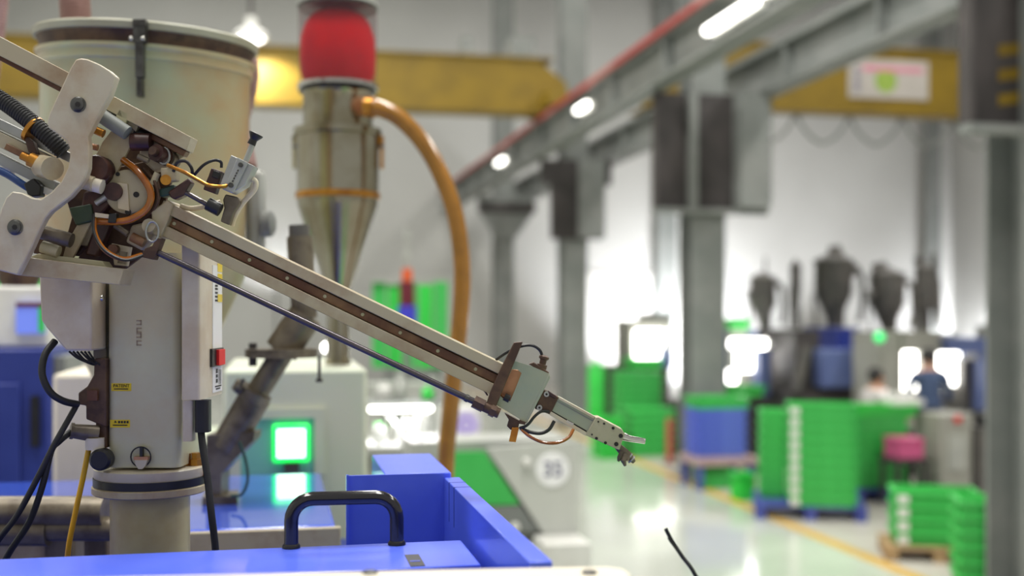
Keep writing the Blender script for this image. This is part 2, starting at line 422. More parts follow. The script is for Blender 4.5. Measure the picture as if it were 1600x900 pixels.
for k in range(5): MB().box(sx0 + 0.1, sx0 + 0.2, 17.565, 17.57, 5.78 + k * 0.09, 5.83 + k * 0.09).build('grey_lettering', M_greyink, sg)
t2 = thing('festoon_cable', (9, 17.5, 5.2), 'thin grey festoon cable hanging in loops under the yellow girder of the right bay', 'cable')
for k in range(6):
    xa = 7.6 + k * 0.98
    MB().tube(spline([(xa, 17.8, 5.398), (xa + 0.2, 17.8, 5.1), (xa + 0.49, 17.8, 4.93), (xa + 0.78, 17.8, 5.1), (xa + 0.98, 17.8, 5.398)], 6), 0.03, 8).build('cable_loop', M_steelgrey, t2)

# pendant lamp in front of the crane
pl = W(392, 58, 17.7)
t = thing('pendant_lamp', pl, 'white high bay pendant lamp hanging above the yellow crane left of the red filter', 'lamp')
MB().cyl(pl + UP * 0.28, (pl.x, pl.y, 11.6), 0.03, n=10).build('stem', M_darksteel, t)
MB().lathe(pl, UP, [(0.27, -0.02), (0.27, 0.0), (0.2, 0.09), (0.1, 0.14), (0.08, 0.3), (0.02, 0.32)], 28).build('reflector', M_white, t)
MB().lathe(pl - UP * 0.03, UP, [(0.02, -0.06), (0.12, -0.045), (0.2, 0.0), (0.2, 0.008)], 24).build('diffuser', M_lamp, t)
spot_light('pendant_spot', pl - UP * 0.12, pl + Vector((0.5, 0.9, -1.4)), 330, 100, 0.5, (1, 0.98, 0.85), 0.12)

# end wall: dark posts, banner, flood lamps
for px, w, top, lab in ((1495, 0.5, 11.6, 'dark grey steel post against the end wall behind the hoppers'), (1032, 0.6, 11.6, 'grey steel post against the end wall beside the white banner')):
    X = XY(px, 32.8)[0]
    t = thing('wall_post', (X, 30.8, 0), lab, 'post')
    MB().box(X - w / 2, X + w / 2, 30.7, 30.74, 0, top).build('front_flange', M_steelgrey, t)
    MB().box(X - 0.03, X + 0.03, 30.74, 30.99, 0, top).build('web', M_steelgrey, t)
bx0, bx1 = XY(905, 31.5)[0], XY(1030, 31.9)[0]
bn = thing('wall_banner', ((bx0 + bx1) / 2, 30.95, 0), 'large white banner with a line of pink lettering behind the third column', 'banner')
zb0, zb1 = ZZ(570, 31.5), ZZ(425, 31.5)
MB().box(bx0, bx1, 30.93, 30.96, zb0, zb1).build('sheet', M_white, bn)
MB().box(bx0 - 0.04, bx0, 30.92, 30.98, 0, zb1 + 0.05).build('post', M_alum, bn)
MB().box(bx1, bx1 + 0.04, 30.92, 30.98, 0, zb1 + 0.05).build('post', M_alum, bn)
for k in range(7):
    MB().box(bx0 + 0.72 + k * 0.15, bx0 + 0.82 + k * 0.15, 30.924, 30.93, ZZ(486, 31.5), ZZ(475, 31.5)).build('pink_lettering', M_pinkink, bn)
for px, py, pw, dz, lab in ((1085, 548, 2700, 1.4, 'flood lamp aimed up at the end wall behind the tall column'), (1590, 548, 1500, 1.3, 'flood lamp aimed up at the end wall behind the nearest column'), (432, 428, 90, 0.8, 'flood lamp aimed up at the end wall behind the steel loader')):
    p = W(px, py, 31.2); p.y = 28.6 if pw > 1000 else 29.8
    t = thing('wall_flood_lamp', (p.x, p.y, 0), lab, 'lamp')
    MB().cyl((p.x, p.y, 0), (p.x, p.y, p.z - 0.1), 0.03, n=10).build('stand', M_darksteel, t)
    MB().box(p.x - 0.2, p.x + 0.2, p.y - 0.1, p.y + 0.08, p.z - 0.1, p.z + 0.12).build('housing', M_darksteel, t)
    MB().box(p.x - 0.17, p.x + 0.17, p.y + 0.08, p.y + 0.09, p.z - 0.07, p.z + 0.09).build('lens', M_lamp, t)
    spot_light('flood_spot', (p.x, p.y + 0.12, p.z), (p.x, 31.0, p.z + dz), pw, 125, 0.25, (0.97, 0.98, 1.0), 0.15)

# ------------------------------------------------------------------ crates, pallets
def crate_mesh(lx, ly, h):
    m = MB(); a, b = lx / 2, ly / 2; w = 0.012
    a -= 0.016; b -= 0.016
    m.box(-a + .01, a - .01, -b + .01, b - .01, 0, 0.01)
    for s in (-1, 1):
        m.box(s * a - (w if s > 0 else 0), s * a + (0 if s > 0 else w), -b, b, 0.0, h - 0.016)
        m.box(-a + w, a - w, s * b - (w if s > 0 else 0), s * b + (0 if s > 0 else w), 0.0, h - 0.016)
        m.box(s * (a + 0.010) - 0.018, s * (a + 0.010) + 0.018, -b - 0.028, b + 0.028, h - 0.028, h)
        m.box(-a, a, s * (b + 0.010) - 0.018, s * (b + 0.010) + 0.018, h - 0.028, h)
        for k in range(5):
            x = -a + lx * (k + 0.5) / 5
            m.box(x - 0.008, x + 0.008, s * b - (0 if s > 0 else 0.012), s * b + (0.012 if s > 0 else 0), 0.012, h - 0.018)
        for k in range(3):
            y = -b + ly * (k + 0.5) / 3
            m.box(s * a - (0 if s > 0 else 0.012), s * a + (0.012 if s > 0 else 0), y - 0.008, y + 0.008, 0.012, h - 0.018)
    return m.mesh('crate')
CR_H = 0.112
CM = {}
def crate(px, d, z, mm, label, group, lx=0.6, ly=0.42, rot=0.0, tag_x=None, h=CR_H, name='plastic_crate', XYp=None):
    key = (lx, ly, h, mm.name)
    if key not in CM:
        me = crate_mesh(lx, ly, h); me.materials.append(mm); CM[key] = me
    x, y = XYp if XYp else XY(px, d)
    o = bpy.data.objects.new(name, CM[key]); COL.objects.link(o)
    o.location = (x, y, z); o.rotation_euler = (0, 0, rot); tag(o, label, 'crate', group)
    if tag_x is not None:
        k2 = ('tag', lx, ly)
        if k2 not in CM:
            me = MB().box(-0.045, 0.045, -ly / 2 - 0.018, -ly / 2 - 0.0145, 0.012, h - 0.03).mesh('label_card'); me.materials.append(M_card); CM[k2] = me
        c = bpy.data.objects.new('label_card', CM[k2]); COL.objects.link(c); c.parent = o; c.location = (tag_x, 0, 0)
    return o
def stack(px, d, n, z0, where, lx=0.6, ly=0.42, tag_x=None, mm=None, col='green', rot=0.0):
    for k in range(n):
        pos = 'topmost' if k == n - 1 else ('bottom' if k == 0 else ORD[n - 1 - k] + ' from the top')
        crate(px, d, z0 + k * (CR_H + 0.001), mm or M_green, f'{col} crate, {pos} of {where}', 'crates in ' + where, lx, ly, rot, tag_x)

def plastic_pallet(x, y, lx, ly, mm, label, h=0.14, wood=False, name='pallet'):
    t = thing(name, (x, y, 0), label, 'pallet')
    n = 7
    for k in range(n):
        yy = y - ly / 2 + (k + 0.5) * ly / n
        MB().box(x - lx / 2, x + lx / 2, yy - ly / n * 0.38, yy + ly / n * 0.38, h - 0.022, h).build('deck_plank', mm, t)
    for i in (-1, 0, 1):
        xx = x + i * (lx / 2 - 0.06)
        MB().box(xx - 0.05, xx + 0.05, y - ly / 2, y + ly / 2, h - 0.044, h - 0.022).build('stringer', mm, t)
        for j in (-1, 0, 1):
            yy = y + j * (ly / 2 - 0.06)
            MB().box(xx - 0.055, xx + 0.055, yy - 0.055, yy + 0.055, 0.0, h - 0.044).build('block', mm, t)
    return t
# tall green stacks on the blue pallets
xa, ya = XY(1282, 11.55)
xp_, yp_ = XY(1262, 11.85)
pp = plastic_pallet(xp_, yp_, 1.1, 1.0, M_bpallet, 'blue plastic pallet under the tall green crate stacks by the yellow line'); pp.rotation_euler.z = -0.4
stack(1283, 11.55, 9, 0.142, 'the tallest stack on the blue pallet', 0.66, 0.42, -0.27, rot=-0.4)
stack(1206, 12.1, 8, 0.142, 'the narrow stack left of the tallest one', 0.26, 0.42, rot=-0.4)
xb, yb = XY(1350, 12.7)
plastic_pallet(xb + 0.12, yb + 0.05, 0.72, 0.6, M_bpallet, 'blue plastic pallet behind the tall crate stack, under the rear crate stack')
stack(1366, 12.75, 7, 0.142, 'the rear stack beside the pink box', 0.6, 0.42)
crate(1372, 12.75, 0.142 + 7 * (CR_H + 0.001), M_green2, 'wide bright green tray lying on top of the rear green stack', None, 0.72, 0.46)
# low stacks at the right edge
xc_, yc_ = XY(1462, 9.75)
pp = plastic_pallet(xc_, yc_, 0.9, 0.62, M_wood, 'wooden pallet under the low green crate stack near the right edge', 0.12); pp.rotation_euler.z = -0.42
stack(1458, 9.75, 4, 0.122, 'the low stack on the wooden pallet', 0.68, 0.42, -0.27, rot=-0.42)
stack(1538, 8.65, 6, 0.0, 'the stack cut by the bottom edge', 0.42, 0.42, rot=-0.42)
# blue crates on a small table
tx, ty = XY(1120, 13.6); tz = ZZ(714, 13.4)
t = thing('small_table', (tx, ty, 0), 'small table with a pinkish top under the blue crates beside the tall column', 'table')
MB().box(tx - 0.36, tx + 0.40, ty - 0.3, ty + 0.3, tz - 0.09, tz).build('table_top', mat('pinkish_board', (176, 152, 152), 0.6, rgb2=(166, 140, 142), scale=6), t)
for i in (-1, 1):
    for j in (-1, 1): MB().box(tx + i * 0.31 - 0.035, tx + i * 0.31 + 0.035, ty + j * 0.25 - 0.035, ty + j * 0.25 + 0.035, 0, tz - 0.09).build('leg', M_bpallet, t)
nb = 5
for k in range(nb):
    pos = 'topmost' if k == nb - 1 else ('bottom' if k == 0 else ORD[nb - 1 - k] + ' from the top')
    crate(1118, 13.6, tz + 0.001 + k * (CR_H + 0.001), M_bcrate, f'blue plastic crate, {pos} of the blue stack on the small table', 'blue crates on the small table', 0.62, 0.42)
crate(1120, 13.6, tz + 0.001 + nb * (CR_H + 0.001), M_green, 'green plastic crate lying on top of the blue crate stack', None, 0.66, 0.44, h=0.13)
crate(1112, 13.6, 0.0, M_green, 'green bin standing under the small table', None, 0.34, 0.36, h=0.24, name='plastic_bin')
crate(1160, 12.65, 0.0, M_green2, 'low green bin on the floor left of the tall crate stacks', None, 0.2, 0.26, h=0.3, name='plastic_bin')
# green crates behind the robot tip
stack(1012, 16.6, 6, 0.0, 'the stack beside the red post', 0.66, 0.5, mm=M_green)
stack(995, 18.2, 10, 0.0, 'the tall stack behind the gripper', 0.68, 0.5, mm=M_green)
stack(948, 16.3, 5, 0.0, 'the low narrow stack behind the gripper', 0.34, 0.5, mm=M_green2)
rx, ry = XY(1046, 15.6)
t = thing('bollard_post', (rx, ry, 0), 'thin red post standing left of the tall column', 'post')
MB().cyl((rx, ry, 0), (rx, ry, 0.62), 0.045, n=16).build('pole', mat('red_post_paint', (190, 90, 84), 0.5, rgb2=(180, 80, 76), scale=8), t)
MB().cyl((rx, ry, 0), (rx, ry, 0.02), 0.09, n=16).build('foot', M_darksteel, t)
gx, gy = XY(932, 19.5)
t = thing('plastic_drum', (gx, gy, 0), 'tall narrow bright green drum below the white banner', 'drum')
MB().lathe((gx, gy, 0), UP, [(0.13, 0), (0.15, 0.05), (0.15, 1.12), (0.13, 1.16), (0.05, 1.2), (0.05, 1.24)], 20).build('body', M_green2, t)
MB().lathe((gx, gy, 0), UP, [(0.155, 0.5), (0.165, 0.52), (0.155, 0.54)], 20).build('hoop', M_green2, t)
px_, py_ = XY(1412, 12.3)
t = thing('storage_box', (px_, py_, 0), 'pink box on a dark stool right of the rear green crate stack', 'box')
z0 = ZZ(712, 12.3)
MB().box(px_ - 0.15, px_ + 0.15, py_ - 0.15, py_ + 0.15, z0 - 0.02 + 0.0, z0 + 0.17).build('body', M_pink, t, bevel=0.01)
MB().box(px_ - 0.16, px_ + 0.16, py_ - 0.16, py_ + 0.16, z0 + 0.17, z0 + 0.2).build('lid', M_pink, t, bevel=0.005)
zs = z0 - 0.02
t = thing('stool', (px_, py_, 0), 'dark stool carrying the pink box', 'stool')
MB().box(px_ - 0.19, px_ + 0.19, py_ - 0.19, py_ + 0.19, zs - 0.05, zs - 0.001).build('seat', M_darksteel, t)
for i in (-1, 1):
    for j in (-1, 1): MB().box(px_ + i * 0.16 - 0.02, px_ + i * 0.16 + 0.02, py_ + j * 0.16 - 0.02, py_ + j * 0.16 + 0.02, 0, zs - 0.05).build('leg', M_darksteel, t)

# ------------------------------------------------------------------ far machines of the right bay
CLAMP = [-99, 99]
def mbox(t, name, m, x0p, y0p, x1p, y1p, d, depth, bevel=0.0):
    """aisle-aligned box whose front face covers a pixel rectangle at about depth d"""
    a = W(x0p, y0p, d); b = W(x1p, y1p, d); y = (a.y + b.y) / 2
    a.x = max(a.x, CLAMP[0]); b.x = min(b.x, CLAMP[1])
    return MB().box(a.x, b.x, y, y + depth, max(0.0, b.z), a.z).build(name, m, t, bevel=bevel)
def lamp_panel(t, name, x0p, y0p, x1p, y1p, d, m=None):
    a = W(x0p, y0p, d); b = W(x1p, y1p, d); y = (a.y + b.y) / 2
    return MB().box(a.x, b.x, y - 0.02, y, b.z, a.z).build(name, m or M_lampw, t)
# machine with the glaring work light beside the tall column
d = 15.4; CLAMP[:] = [5.68, 6.56]
t = thing('molding_machine', (*XY(1165, d), 0), 'grey molding machine with a glaring work light right of the tall column', 'machine')
mbox(t, 'bed', M_darksteel, 1120, 640, 1225, 900, d, 2.0)
mbox(t, 'guard_post', M_bluedark, 1122, 515, 1137, 640, d, 0.2)
mbox(t, 'back_cover', M_greymach, 1140, 515, 1235, 600, d + 0.8, 1.2)
mbox(t, 'head_cover', M_bluemach, 1180, 516, 1250, 560, d + 0.5, 1.0)
mbox(t, 'control_panel', M_bluemach, 1185, 545, 1214, 620, d + 0.02, 0.2)
mbox(t, 'green_cover', M_green, 1140, 497, 1172, 515, d + 0.4, 0.2)
lamp_panel(t, 'work_light', 1147, 536, 1198, 580, d + 0.3)
lamp_panel(t, 'work_light', 1137, 530, 1200, 543, d + 0.25)
lamp_panel(t, 'work_light', 1120, 578, 1152, 598, d + 0.25)
lamp_panel(t, 'light_strip', 1198, 532, 1211, 544, d + 0.25, M_white)
crate(1158, 14.75, ZZ(618, 14.75) , M_green2, 'green tray below the glaring work light beside the tall column', None, 0.5, 0.35, h=0.13)
t2 = thing('tray_stand', (*XY(1158, 14.75), 0), 'dark stand under the green tray beside the tall column', 'stand')
x, y = XY(1158, 14.75); zt = ZZ(618, 14.75) - 0.001
MB().box(x - 0.24, x + 0.24, y - 0.16, y + 0.16, zt - 0.04, zt).build('top', M_darksteel, t2)
for i in (-1, 1): MB().box(x + i * 0.2 - 0.025, x + i * 0.2 + 0.025, y - 0.1, y + 0.1, 0, zt - 0.04).build('leg', M_darksteel, t2)
# glaring lamp left of the tall column, behind
d = 20.5; CLAMP[:] = [-99, 99]
t = thing('molding_machine', (*XY(1010, d), 0), 'distant molding machine with a glaring work light left of the tall column', 'machine')
mbox(t, 'bed', M_darksteel, 960, 575, 1050, 800, d, 1.6)
mbox(t, 'cover', M_greymach, 985, 500, 1052, 575, d + 0.4, 1.0)
mbox(t, 'head', M_steelgrey, 1015, 488, 1052, 502, d + 0.4, 0.8)
mbox(t, 'control_panel', M_bluemach, 1036, 545, 1052, 575, d + 0.1, 0.3)
lamp_panel(t, 'work_light', 990, 516, 1036, 560, d + 0.3)
lamp_panel(t, 'work_light', 1036, 517, 1054, 531, d + 0.3)
mbox(t, 'green_tray', M_green2, 985, 560, 1035, 575, d - 0.1, 0.5)
# dark blue machine in the middle
d = 15.0; CLAMP[:] = [6.62, 9.2]
t = thing('molding_machine', (*XY(1310, d), 0), 'dark molding machine with a steel blue guard in the right bay', 'machine')
mbox(t, 'bed', M_darksteel, 1232, 612, 1372, 900, d, 2.2)
mbox(t, 'guard', M_bluemach, 1280, 546, 1370, 606, d - 0.05, 1.4, 0.02)
mbox(t, 'dark_frame', M_darksteel, 1240, 516, 1282, 612, d + 0.1, 1.2)
mbox(t, 'head_cover', M_bluedark, 1306, 512, 1345, 546, d + 0.2, 1.0)
mbox(t, 'rear_base', M_greymach, 1374, 521, 1500, 900, d + 0.45, 1.3)
a = W(1262, 540, d - 0.2); b = W(1245, 612, d - 0.2)
MB().tube([a, b], 0.07, 8).build('diagonal_brace', M_hopper, t)
c = W(1374, 527, 14.05)
GL = MB().ball(c, 0.065); GS = MB().cyl(c + Vector((0, 0.0, -0.2)), c + Vector((0, 0, -0.05)), 0.025)
# white machine in front of the worker
d = 14.2; CLAMP[:] = [-99, 99]
t = thing('molding_machine', (*XY(1450, d), 0), 'pale molding machine with bright lit windows in front of the worker', 'machine')
GL.build('green_lamp', mat('green_indicator', (60, 220, 120), 0.3, emit=(50, 230, 120), estr=1.2), t); GS.build('lamp_stem', M_greymach, t)
mbox(t, 'bed', M_greymach, 1376, 645, 1545, 900, d, 0.7)
mbox(t, 'left_frame', M_greymach, 1374, 518, 1408, 645, d, 0.7)
mbox(t, 'head_cover', M_greymach, 1408, 518, 1474, 549, d, 0.7)
mbox(t, 'blue_head', M_bluemach, 1474, 528, 1546, 549, d, 0.7)
mbox(t, 'mid_frame', M_greymach, 1452, 549, 1462, 645, d, 0.65)
mbox(t, 'right_frame', M_bluemach, 1534, 549, 1546, 645, d, 0.65)
mbox(t, 'mold', M_hopper, 1502, 560, 1530, 645, d + 0.2, 0.4)
mbox(t, 'sill', M_greymach, 1408, 612, 1452, 645, d, 0.6)
mbox(t, 'back', M_greymach, 1408, 549, 1546, 645, d + 0.62, 0.05)
lamp_panel(t, 'lit_window', 1408, 549, 1452, 612, d + 0.3)
lamp_panel(t, 'lit_window', 1463, 551, 1500, 602, d + 0.3)
lamp_panel(t, 'light_strip', 1505, 552, 1534, 562, d + 0.1, M_white)
# grey control cabinet in front on the right
d = 12.3
t = thing('control_cabinet', (*XY(1515, d), 0), 'warm grey control cabinet left of the nearest column', 'cabinet')
mbox(t, 'body', M_greymach, 1466, 648, 1522, 900, d, 0.5, 0.01)
mbox(t, 'door', M_greyp, 1482, 680, 1512, 735, d - 0.02, 0.02)
mbox(t, 'red_button', M_red, 1493, 650, 1503, 660, d - 0.03, 0.03)
t = thing('pump_unit', (*XY(1545, d), 0), 'dark pump unit between the grey cabinet and the nearest column', 'machine')
mbox(t, 'base', M_hopper, 1524, 668, 1575, 900, d + 0.05, 0.5)
p = W(1548, 655, d + 0.25)
MB().cyl(p - RIGHT * 0.15, p + RIGHT * 0.18, 0.1).build('motor', M_black, t)
mbox(t, 'panel', M_bluemach, 1555, 690, 1572, 730, d + 0.03, 0.02)
d = 10.9
t = thing('tall_cabinet', (*XY(1575, d), 0), 'pale grey cabinet standing behind the nearest column', 'cabinet')
mbox(t, 'body', M_greymach, 1551, 508, 1600, 1000, 14.3, 0.4)
mbox(t, 'door_seam', M_steelgrey, 1556, 520, 1560, 1000, 14.27, 0.02)

def silo(px, ytop, ybot, wpx, d, label, pipe=True, cone=0.45):
    s = d / F_PX; x, y = XY(px, d); zt, zb = ZZ(ytop, d), ZZ(ybot, d); r = wpx * s / 2; H = zt - zb
    t = thing('material_hopper', (x, y, zb), label, 'hopper', 'hoppers on the far machines')
    MB().lathe((x, y, zb), UP, [(r * 0.35, 0), (r * 0.35, H * 0.08), (r, H * cone), (r, H * 0.86)], 20).build('drum', M_hopper, t)
    MB().lathe((x, y, zb), UP, [(r * 1.08, H * 0.86), (r * 1.08, H * 0.9), (r * 0.5, H * 0.96), (r * 0.2, H)], 20).build('lid', M_hopper, t)
    for k in range(3):
        a = k * 2.09 + 0.5
        MB().cyl((x + r * 0.9 * math.cos(a), y + r * 0.9 * math.sin(a), zb), (x + r * math.cos(a), y + r * math.sin(a), zb + H * cone), 0.02, n=8).build('leg', M_hopper, t)
    if pipe:
        MB().tube(spline([(x + r * 1.02, y, zb + H * 0.8), (x + r * 1.6, y, zb + H * 0.72), (x + r * 1.7, y, zb + H * 0.3), (x + r * 1.5, y, zb + 0.06)], 6), 0.04, 8).build('pipe', M_hopper, t)
    return t
silo(1192, 425, 513, 40, 16.2, 'small dark hopper with a thin spike, leftmost of the far hoppers')
silo(1302, 395, 510, 58, 15.9, 'largest dark hopper above the steel blue guard')
silo(1386, 418, 519, 54, 15.95, 'dark round-shouldered hopper left of the thin wall post')
silo(1444, 408, 518, 30, 16.2, 'slim dark hopper above the lit windows', True)
silo(1243, 405, 513.5, 17, 15.8, 'thin pipe-like hopper between the leftmost and the largest hopper', False, 0.6)
def extra(o_label, nm, a, b, r, r1=None):
    for o in list(COL.objects):
        if o.get('label') == o_label: return MB().cyl(a, b, r, r1, n=14).build(nm, M_hopper, o)
h1 = 'small dark hopper with a thin spike, leftmost of the far hoppers'
extra(h1, 'spike', W(1196, 428, 16.2), W(1196, 402, 16.2), 0.018)
extra(h1, 'side_motor', W(1168, 462, 16.1), W(1180, 462, 16.1), 0.09)
h3 = 'largest dark hopper above the steel blue guard'
extra(h3, 'loader_stub', W(1306, 402, 15.9), W(1304, 384, 15.9), 0.12, 0.08)
extra(h3, 'suction_motor', W(1318, 412, 15.85), W(1338, 425, 15.85), 0.09)
h4 = 'dark round-shouldered hopper left of the thin wall post'
extra(h4, 'loader_stub', W(1376, 424, 15.95), W(1372, 410, 15.95), 0.12, 0.1)
extra(h4, 'side_blower', W(1356, 462, 15.7), W(1363, 462, 15.7), 0.08)
h5 = 'slim dark hopper above the lit windows'
extra(h5, 'tall_pipe', W(1462, 512, 16.2), W(1460, 396, 16.2), 0.04)
extra(h5, 'top_stub', W(1436, 412, 16.2), W(1436, 402, 16.2), 0.08)

# ------------------------------------------------------------------ people
def person(name, J, E, RAD, zones, label, scale=1.0):
    """one continuous skinned body; J joints (world), E edges, RAD radii, zones(co)->material index"""
    names = list(J); idx = {k: i for i, k in enumerate(names)}
    me = bpy.data.meshes.new(name)
    base = Vector((J['pelvis'][0], J['pelvis'][1], 0))
    me.from_pydata([Vector(J[k]) - base for k in names], [(idx[a], idx[b]) for a, b in E], []); me.update()
    o = bpy.data.objects.new(name, me); COL.objects.link(o); o.location = base
    sk = o.modifiers.new('skin', 'SKIN'); sk.use_smooth_shade = True
    for i, k in enumerate(names):
        r = RAD[k]; r = r if isinstance(r, tuple) else (r, r)
        me.skin_vertices[0].data[i].radius = r
        me.skin_vertices[0].data[i].use_root = (k == 'pelvis')
    ss = o.modifiers.new('sub', 'SUBSURF'); ss.levels = 2; ss.render_levels = 2
    bpy.context.view_layer.update()
    dg = bpy.context.evaluated_depsgraph_get()
    nm = bpy.data.meshes.new_from_object(o.evaluated_get(dg))
    bpy.data.objects.remove(o)
    b = bpy.data.objects.new(name, nm); COL.objects.link(b); b.location = base
    return b, base
def body(px, d, facing, seated, mats, label, height=1.7, arms=None):
    x, y = XY(px, d); f = Vector((math.sin(facing), math.cos(facing), 0)); r = Vector((f.y, -f.x, 0))
    k = height / 1.7
    z0 = -0.20 * k if seated else 0.0
    def P(rt, fw, up): return Vector((x, y, 0)) + r * rt * k + f * fw * k + UP * (up * k + z0)
    J = {'pelvis': P(0, 0, 0.93), 'waist': P(0, 0.01, 1.08), 'chest': P(0, 0.03, 1.27), 'neck0': P(0, 0.02, 1.42), 'neck': P(0, 0.04, 1.47), 'head': P(0, 0.06, 1.55), 'crown': P(0, 0.055, 1.64)}
    R = {'pelvis': (0.15, 0.115), 'waist': (0.14, 0.1), 'chest': (0.165, 0.115), 'neck0': (0.085, 0.075), 'neck': (0.055, 0.058), 'head': (0.08, 0.098), 'crown': (0.07, 0.085)}
    E = [('pelvis', 'waist'), ('waist', 'chest'), ('chest', 'neck0'), ('neck0', 'neck'), ('neck', 'head'), ('head', 'crown')]
    for s, n in ((-1, 'l'), (1, 'r')):
        if seated:
            J[n + 'hip'] = P(s * 0.1, 0.03, 0.9); J[n + 'knee'] = P(s * 0.13, 0.44, 0.92); J[n + 'ankle'] = P(s * 0.13, 0.42, 0.50); J[n + 'toe'] = P(s * 0.14, 0.58, 0.445)
        else:
            J[n + 'hip'] = P(s * 0.1, 0, 0.86); J[n + 'knee'] = P(s * 0.11, 0.02, 0.48); J[n + 'ankle'] = P(s * 0.12, -0.01, 0.09); J[n + 'toe'] = P(s * 0.14, 0.15, 0.035)
        J[n + 'sh'] = P(s * 0.19, 0.02, 1.37); J[n + 'el'] = P(s * 0.27, 0.06, 1.10); J[n + 'wr'] = P(s * 0.2, 0.28, 1.06); J[n + 'palm'] = P(s * 0.185, 0.35, 1.06)
        R[n + 'hip'] = 0.095; R[n + 'knee'] = 0.062; R[n + 'ankle'] = 0.042; R[n + 'toe'] = 0.032
        R[n + 'sh'] = 0.068; R[n + 'el'] = 0.046; R[n + 'wr'] = 0.03; R[n + 'palm'] = (0.04, 0.02)
        E += [('pelvis', n + 'hip'), (n + 'hip', n + 'knee'), (n + 'knee', n + 'ankle'), (n + 'ankle', n + 'toe'), ('neck0', n + 'sh'), (n + 'sh', n + 'el'), (n + 'el', n + 'wr'), (n + 'wr', n + 'palm')]
        for q, (off, ln) in enumerate(((-0.03, 0.07), (-0.01, 0.085), (0.01, 0.08), (0.03, 0.062))):
            a, c = n + 'f%da' % q, n + 'f%db' % q
            J[a] = P(s * (0.185 - off * 1.1), 0.36 + ln * 0.55, 1.055); J[c] = P(s * (0.185 - off * 1.1), 0.36 + ln, 1.035)
            R[a] = 0.009; R[c] = 0.008; E += [(n + 'palm', a), (a, c)]
        J[n + 'th'] = P(s * 0.13, 0.37, 1.05); R[n + 'th'] = 0.01; E.append((n + 'palm', n + 'th'))
    b, base = person('person', J, E, {q: ((v[0] * k, v[1] * k) if isinstance(v, tuple) else v * k) for q, v in R.items()}, None, label)
    for m in mats: b.data.materials.append(m)
    waist = 0.98 * k + z0; 
    for p in b.data.polygons:
        c = p.center; fw = Vector((c.x, c.y, 0)).dot(f) / k; rt = abs(Vector((c.x, c.y, 0)).dot(r)) / k; h = (c.z - z0) / k
        if h > 1.435: i = 2
        elif fw > 0.14 and h > 1.0 and rt > 0.1 and not (seated and h < 1.0): i = 2
        elif (h > 0.98 or rt > 0.2) and h > 0.95: i = 0
        elif h < 0.11 and not seated: i = 3
        elif seated and h < 0.53: i = 3
        else: i = 1
        p.material_index = i; p.use_smooth = True
    tag(b, label, 'person')
    # hair, face details, collar and belt as children
    hc = P(0, 0.045, 1.605)
    pr = [(0.1 * k * math.sin(math.pi * i / 10), -0.108 * k * math.cos(math.pi * i / 10)) for i in range(3, 11)]
    ax = (UP - f * 0.55).normalized()
    MB().lathe(hc - f * 0.006 * k, ax, pr, 20).build('hair', M_hair, b)
    MB().lathe(P(0, 0.03, 1.405), UP, [(0.085 * k, 0), (0.07 * k, 0.035 * k), (0.062 * k, 0.035 * k), (0.06 * k, 0)], 20).build('collar', mats[0], b)
    for s in (-1, 1):
        MB().ball(P(s * 0.032, 0.146, 1.572), 0.011 * k).build('eye', M_ink, b)
        MB().ball(P(s * 0.087, 0.055, 1.56), 0.022 * k, sz=1.4).build('ear', M_skin, b)
    MB().lathe(P(0, 0.15, 1.53), UP, [(0.015 * k, 0), (0.012 * k, 0.02 * k), (0.006 * k, 0.045 * k)], 10).build('nose', M_skin, b)
    MB().obox(P(0, 0.147, 1.50), r * 0.022 * k, f * 0.004 * k, UP * 0.005 * k).build('mouth', M_pinkink, b)
    if not seated: MB().lathe(P(0, 0.0, 0.955), UP, [(0.155 * k, 0), (0.158 * k, 0.02 * k), (0.155 * k, 0.04 * k)], 24).build('belt', M_black, b)
    return b
body(1453, 13.2, 0.12, False, [M_shirt, M_trouser, M_skin, M_black], 'person in a navy shirt seen from behind, working at the bright windows', 1.66)
body(1364, 13.4, 1.5, True, [M_wshirt, M_trouser, M_skin, M_black], 'person in a white shirt sitting bent left of the lit windows', 1.62)
x, y = XY(1364, 13.4)
t = thing('work_stool', (x, y, 0), 'tall dark stool under the sitting person in white', 'stool')
MB().cyl((x, y, 0.535), (x, y, 0.56), 0.16).build('seat', M_black, t)
MB().cyl((x, y, 0.02), (x, y, 0.535), 0.025, n=12).build('post', M_darksteel, t)
MB().cyl((x, y, 0), (x, y, 0.02), 0.18).build('foot', M_darksteel, t)
MB().box(x - 0.02, x + 0.62, y - 0.2, y + 0.2, 0.175, 0.195).build('foot_rest', M_darksteel, t)
x, y = XY(1408, 12.75); z = 0.142 + 8 * (CR_H + 0.001) + 0.0005
t = thing('parts_tray', (x, y, z), 'white tray of parts lying on the wide green tray beside the sitting person', 'tray')
MB().box(x - 0.17, x + 0.2, y - 0.16, y + 0.16, z, z + 0.06).build('tray', M_white, t, bevel=0.01)
for k in range(3): MB().ball(Vector((x - 0.1 + 0.11 * k, y, z + 0.1)), 0.045).build('part', M_white, t)

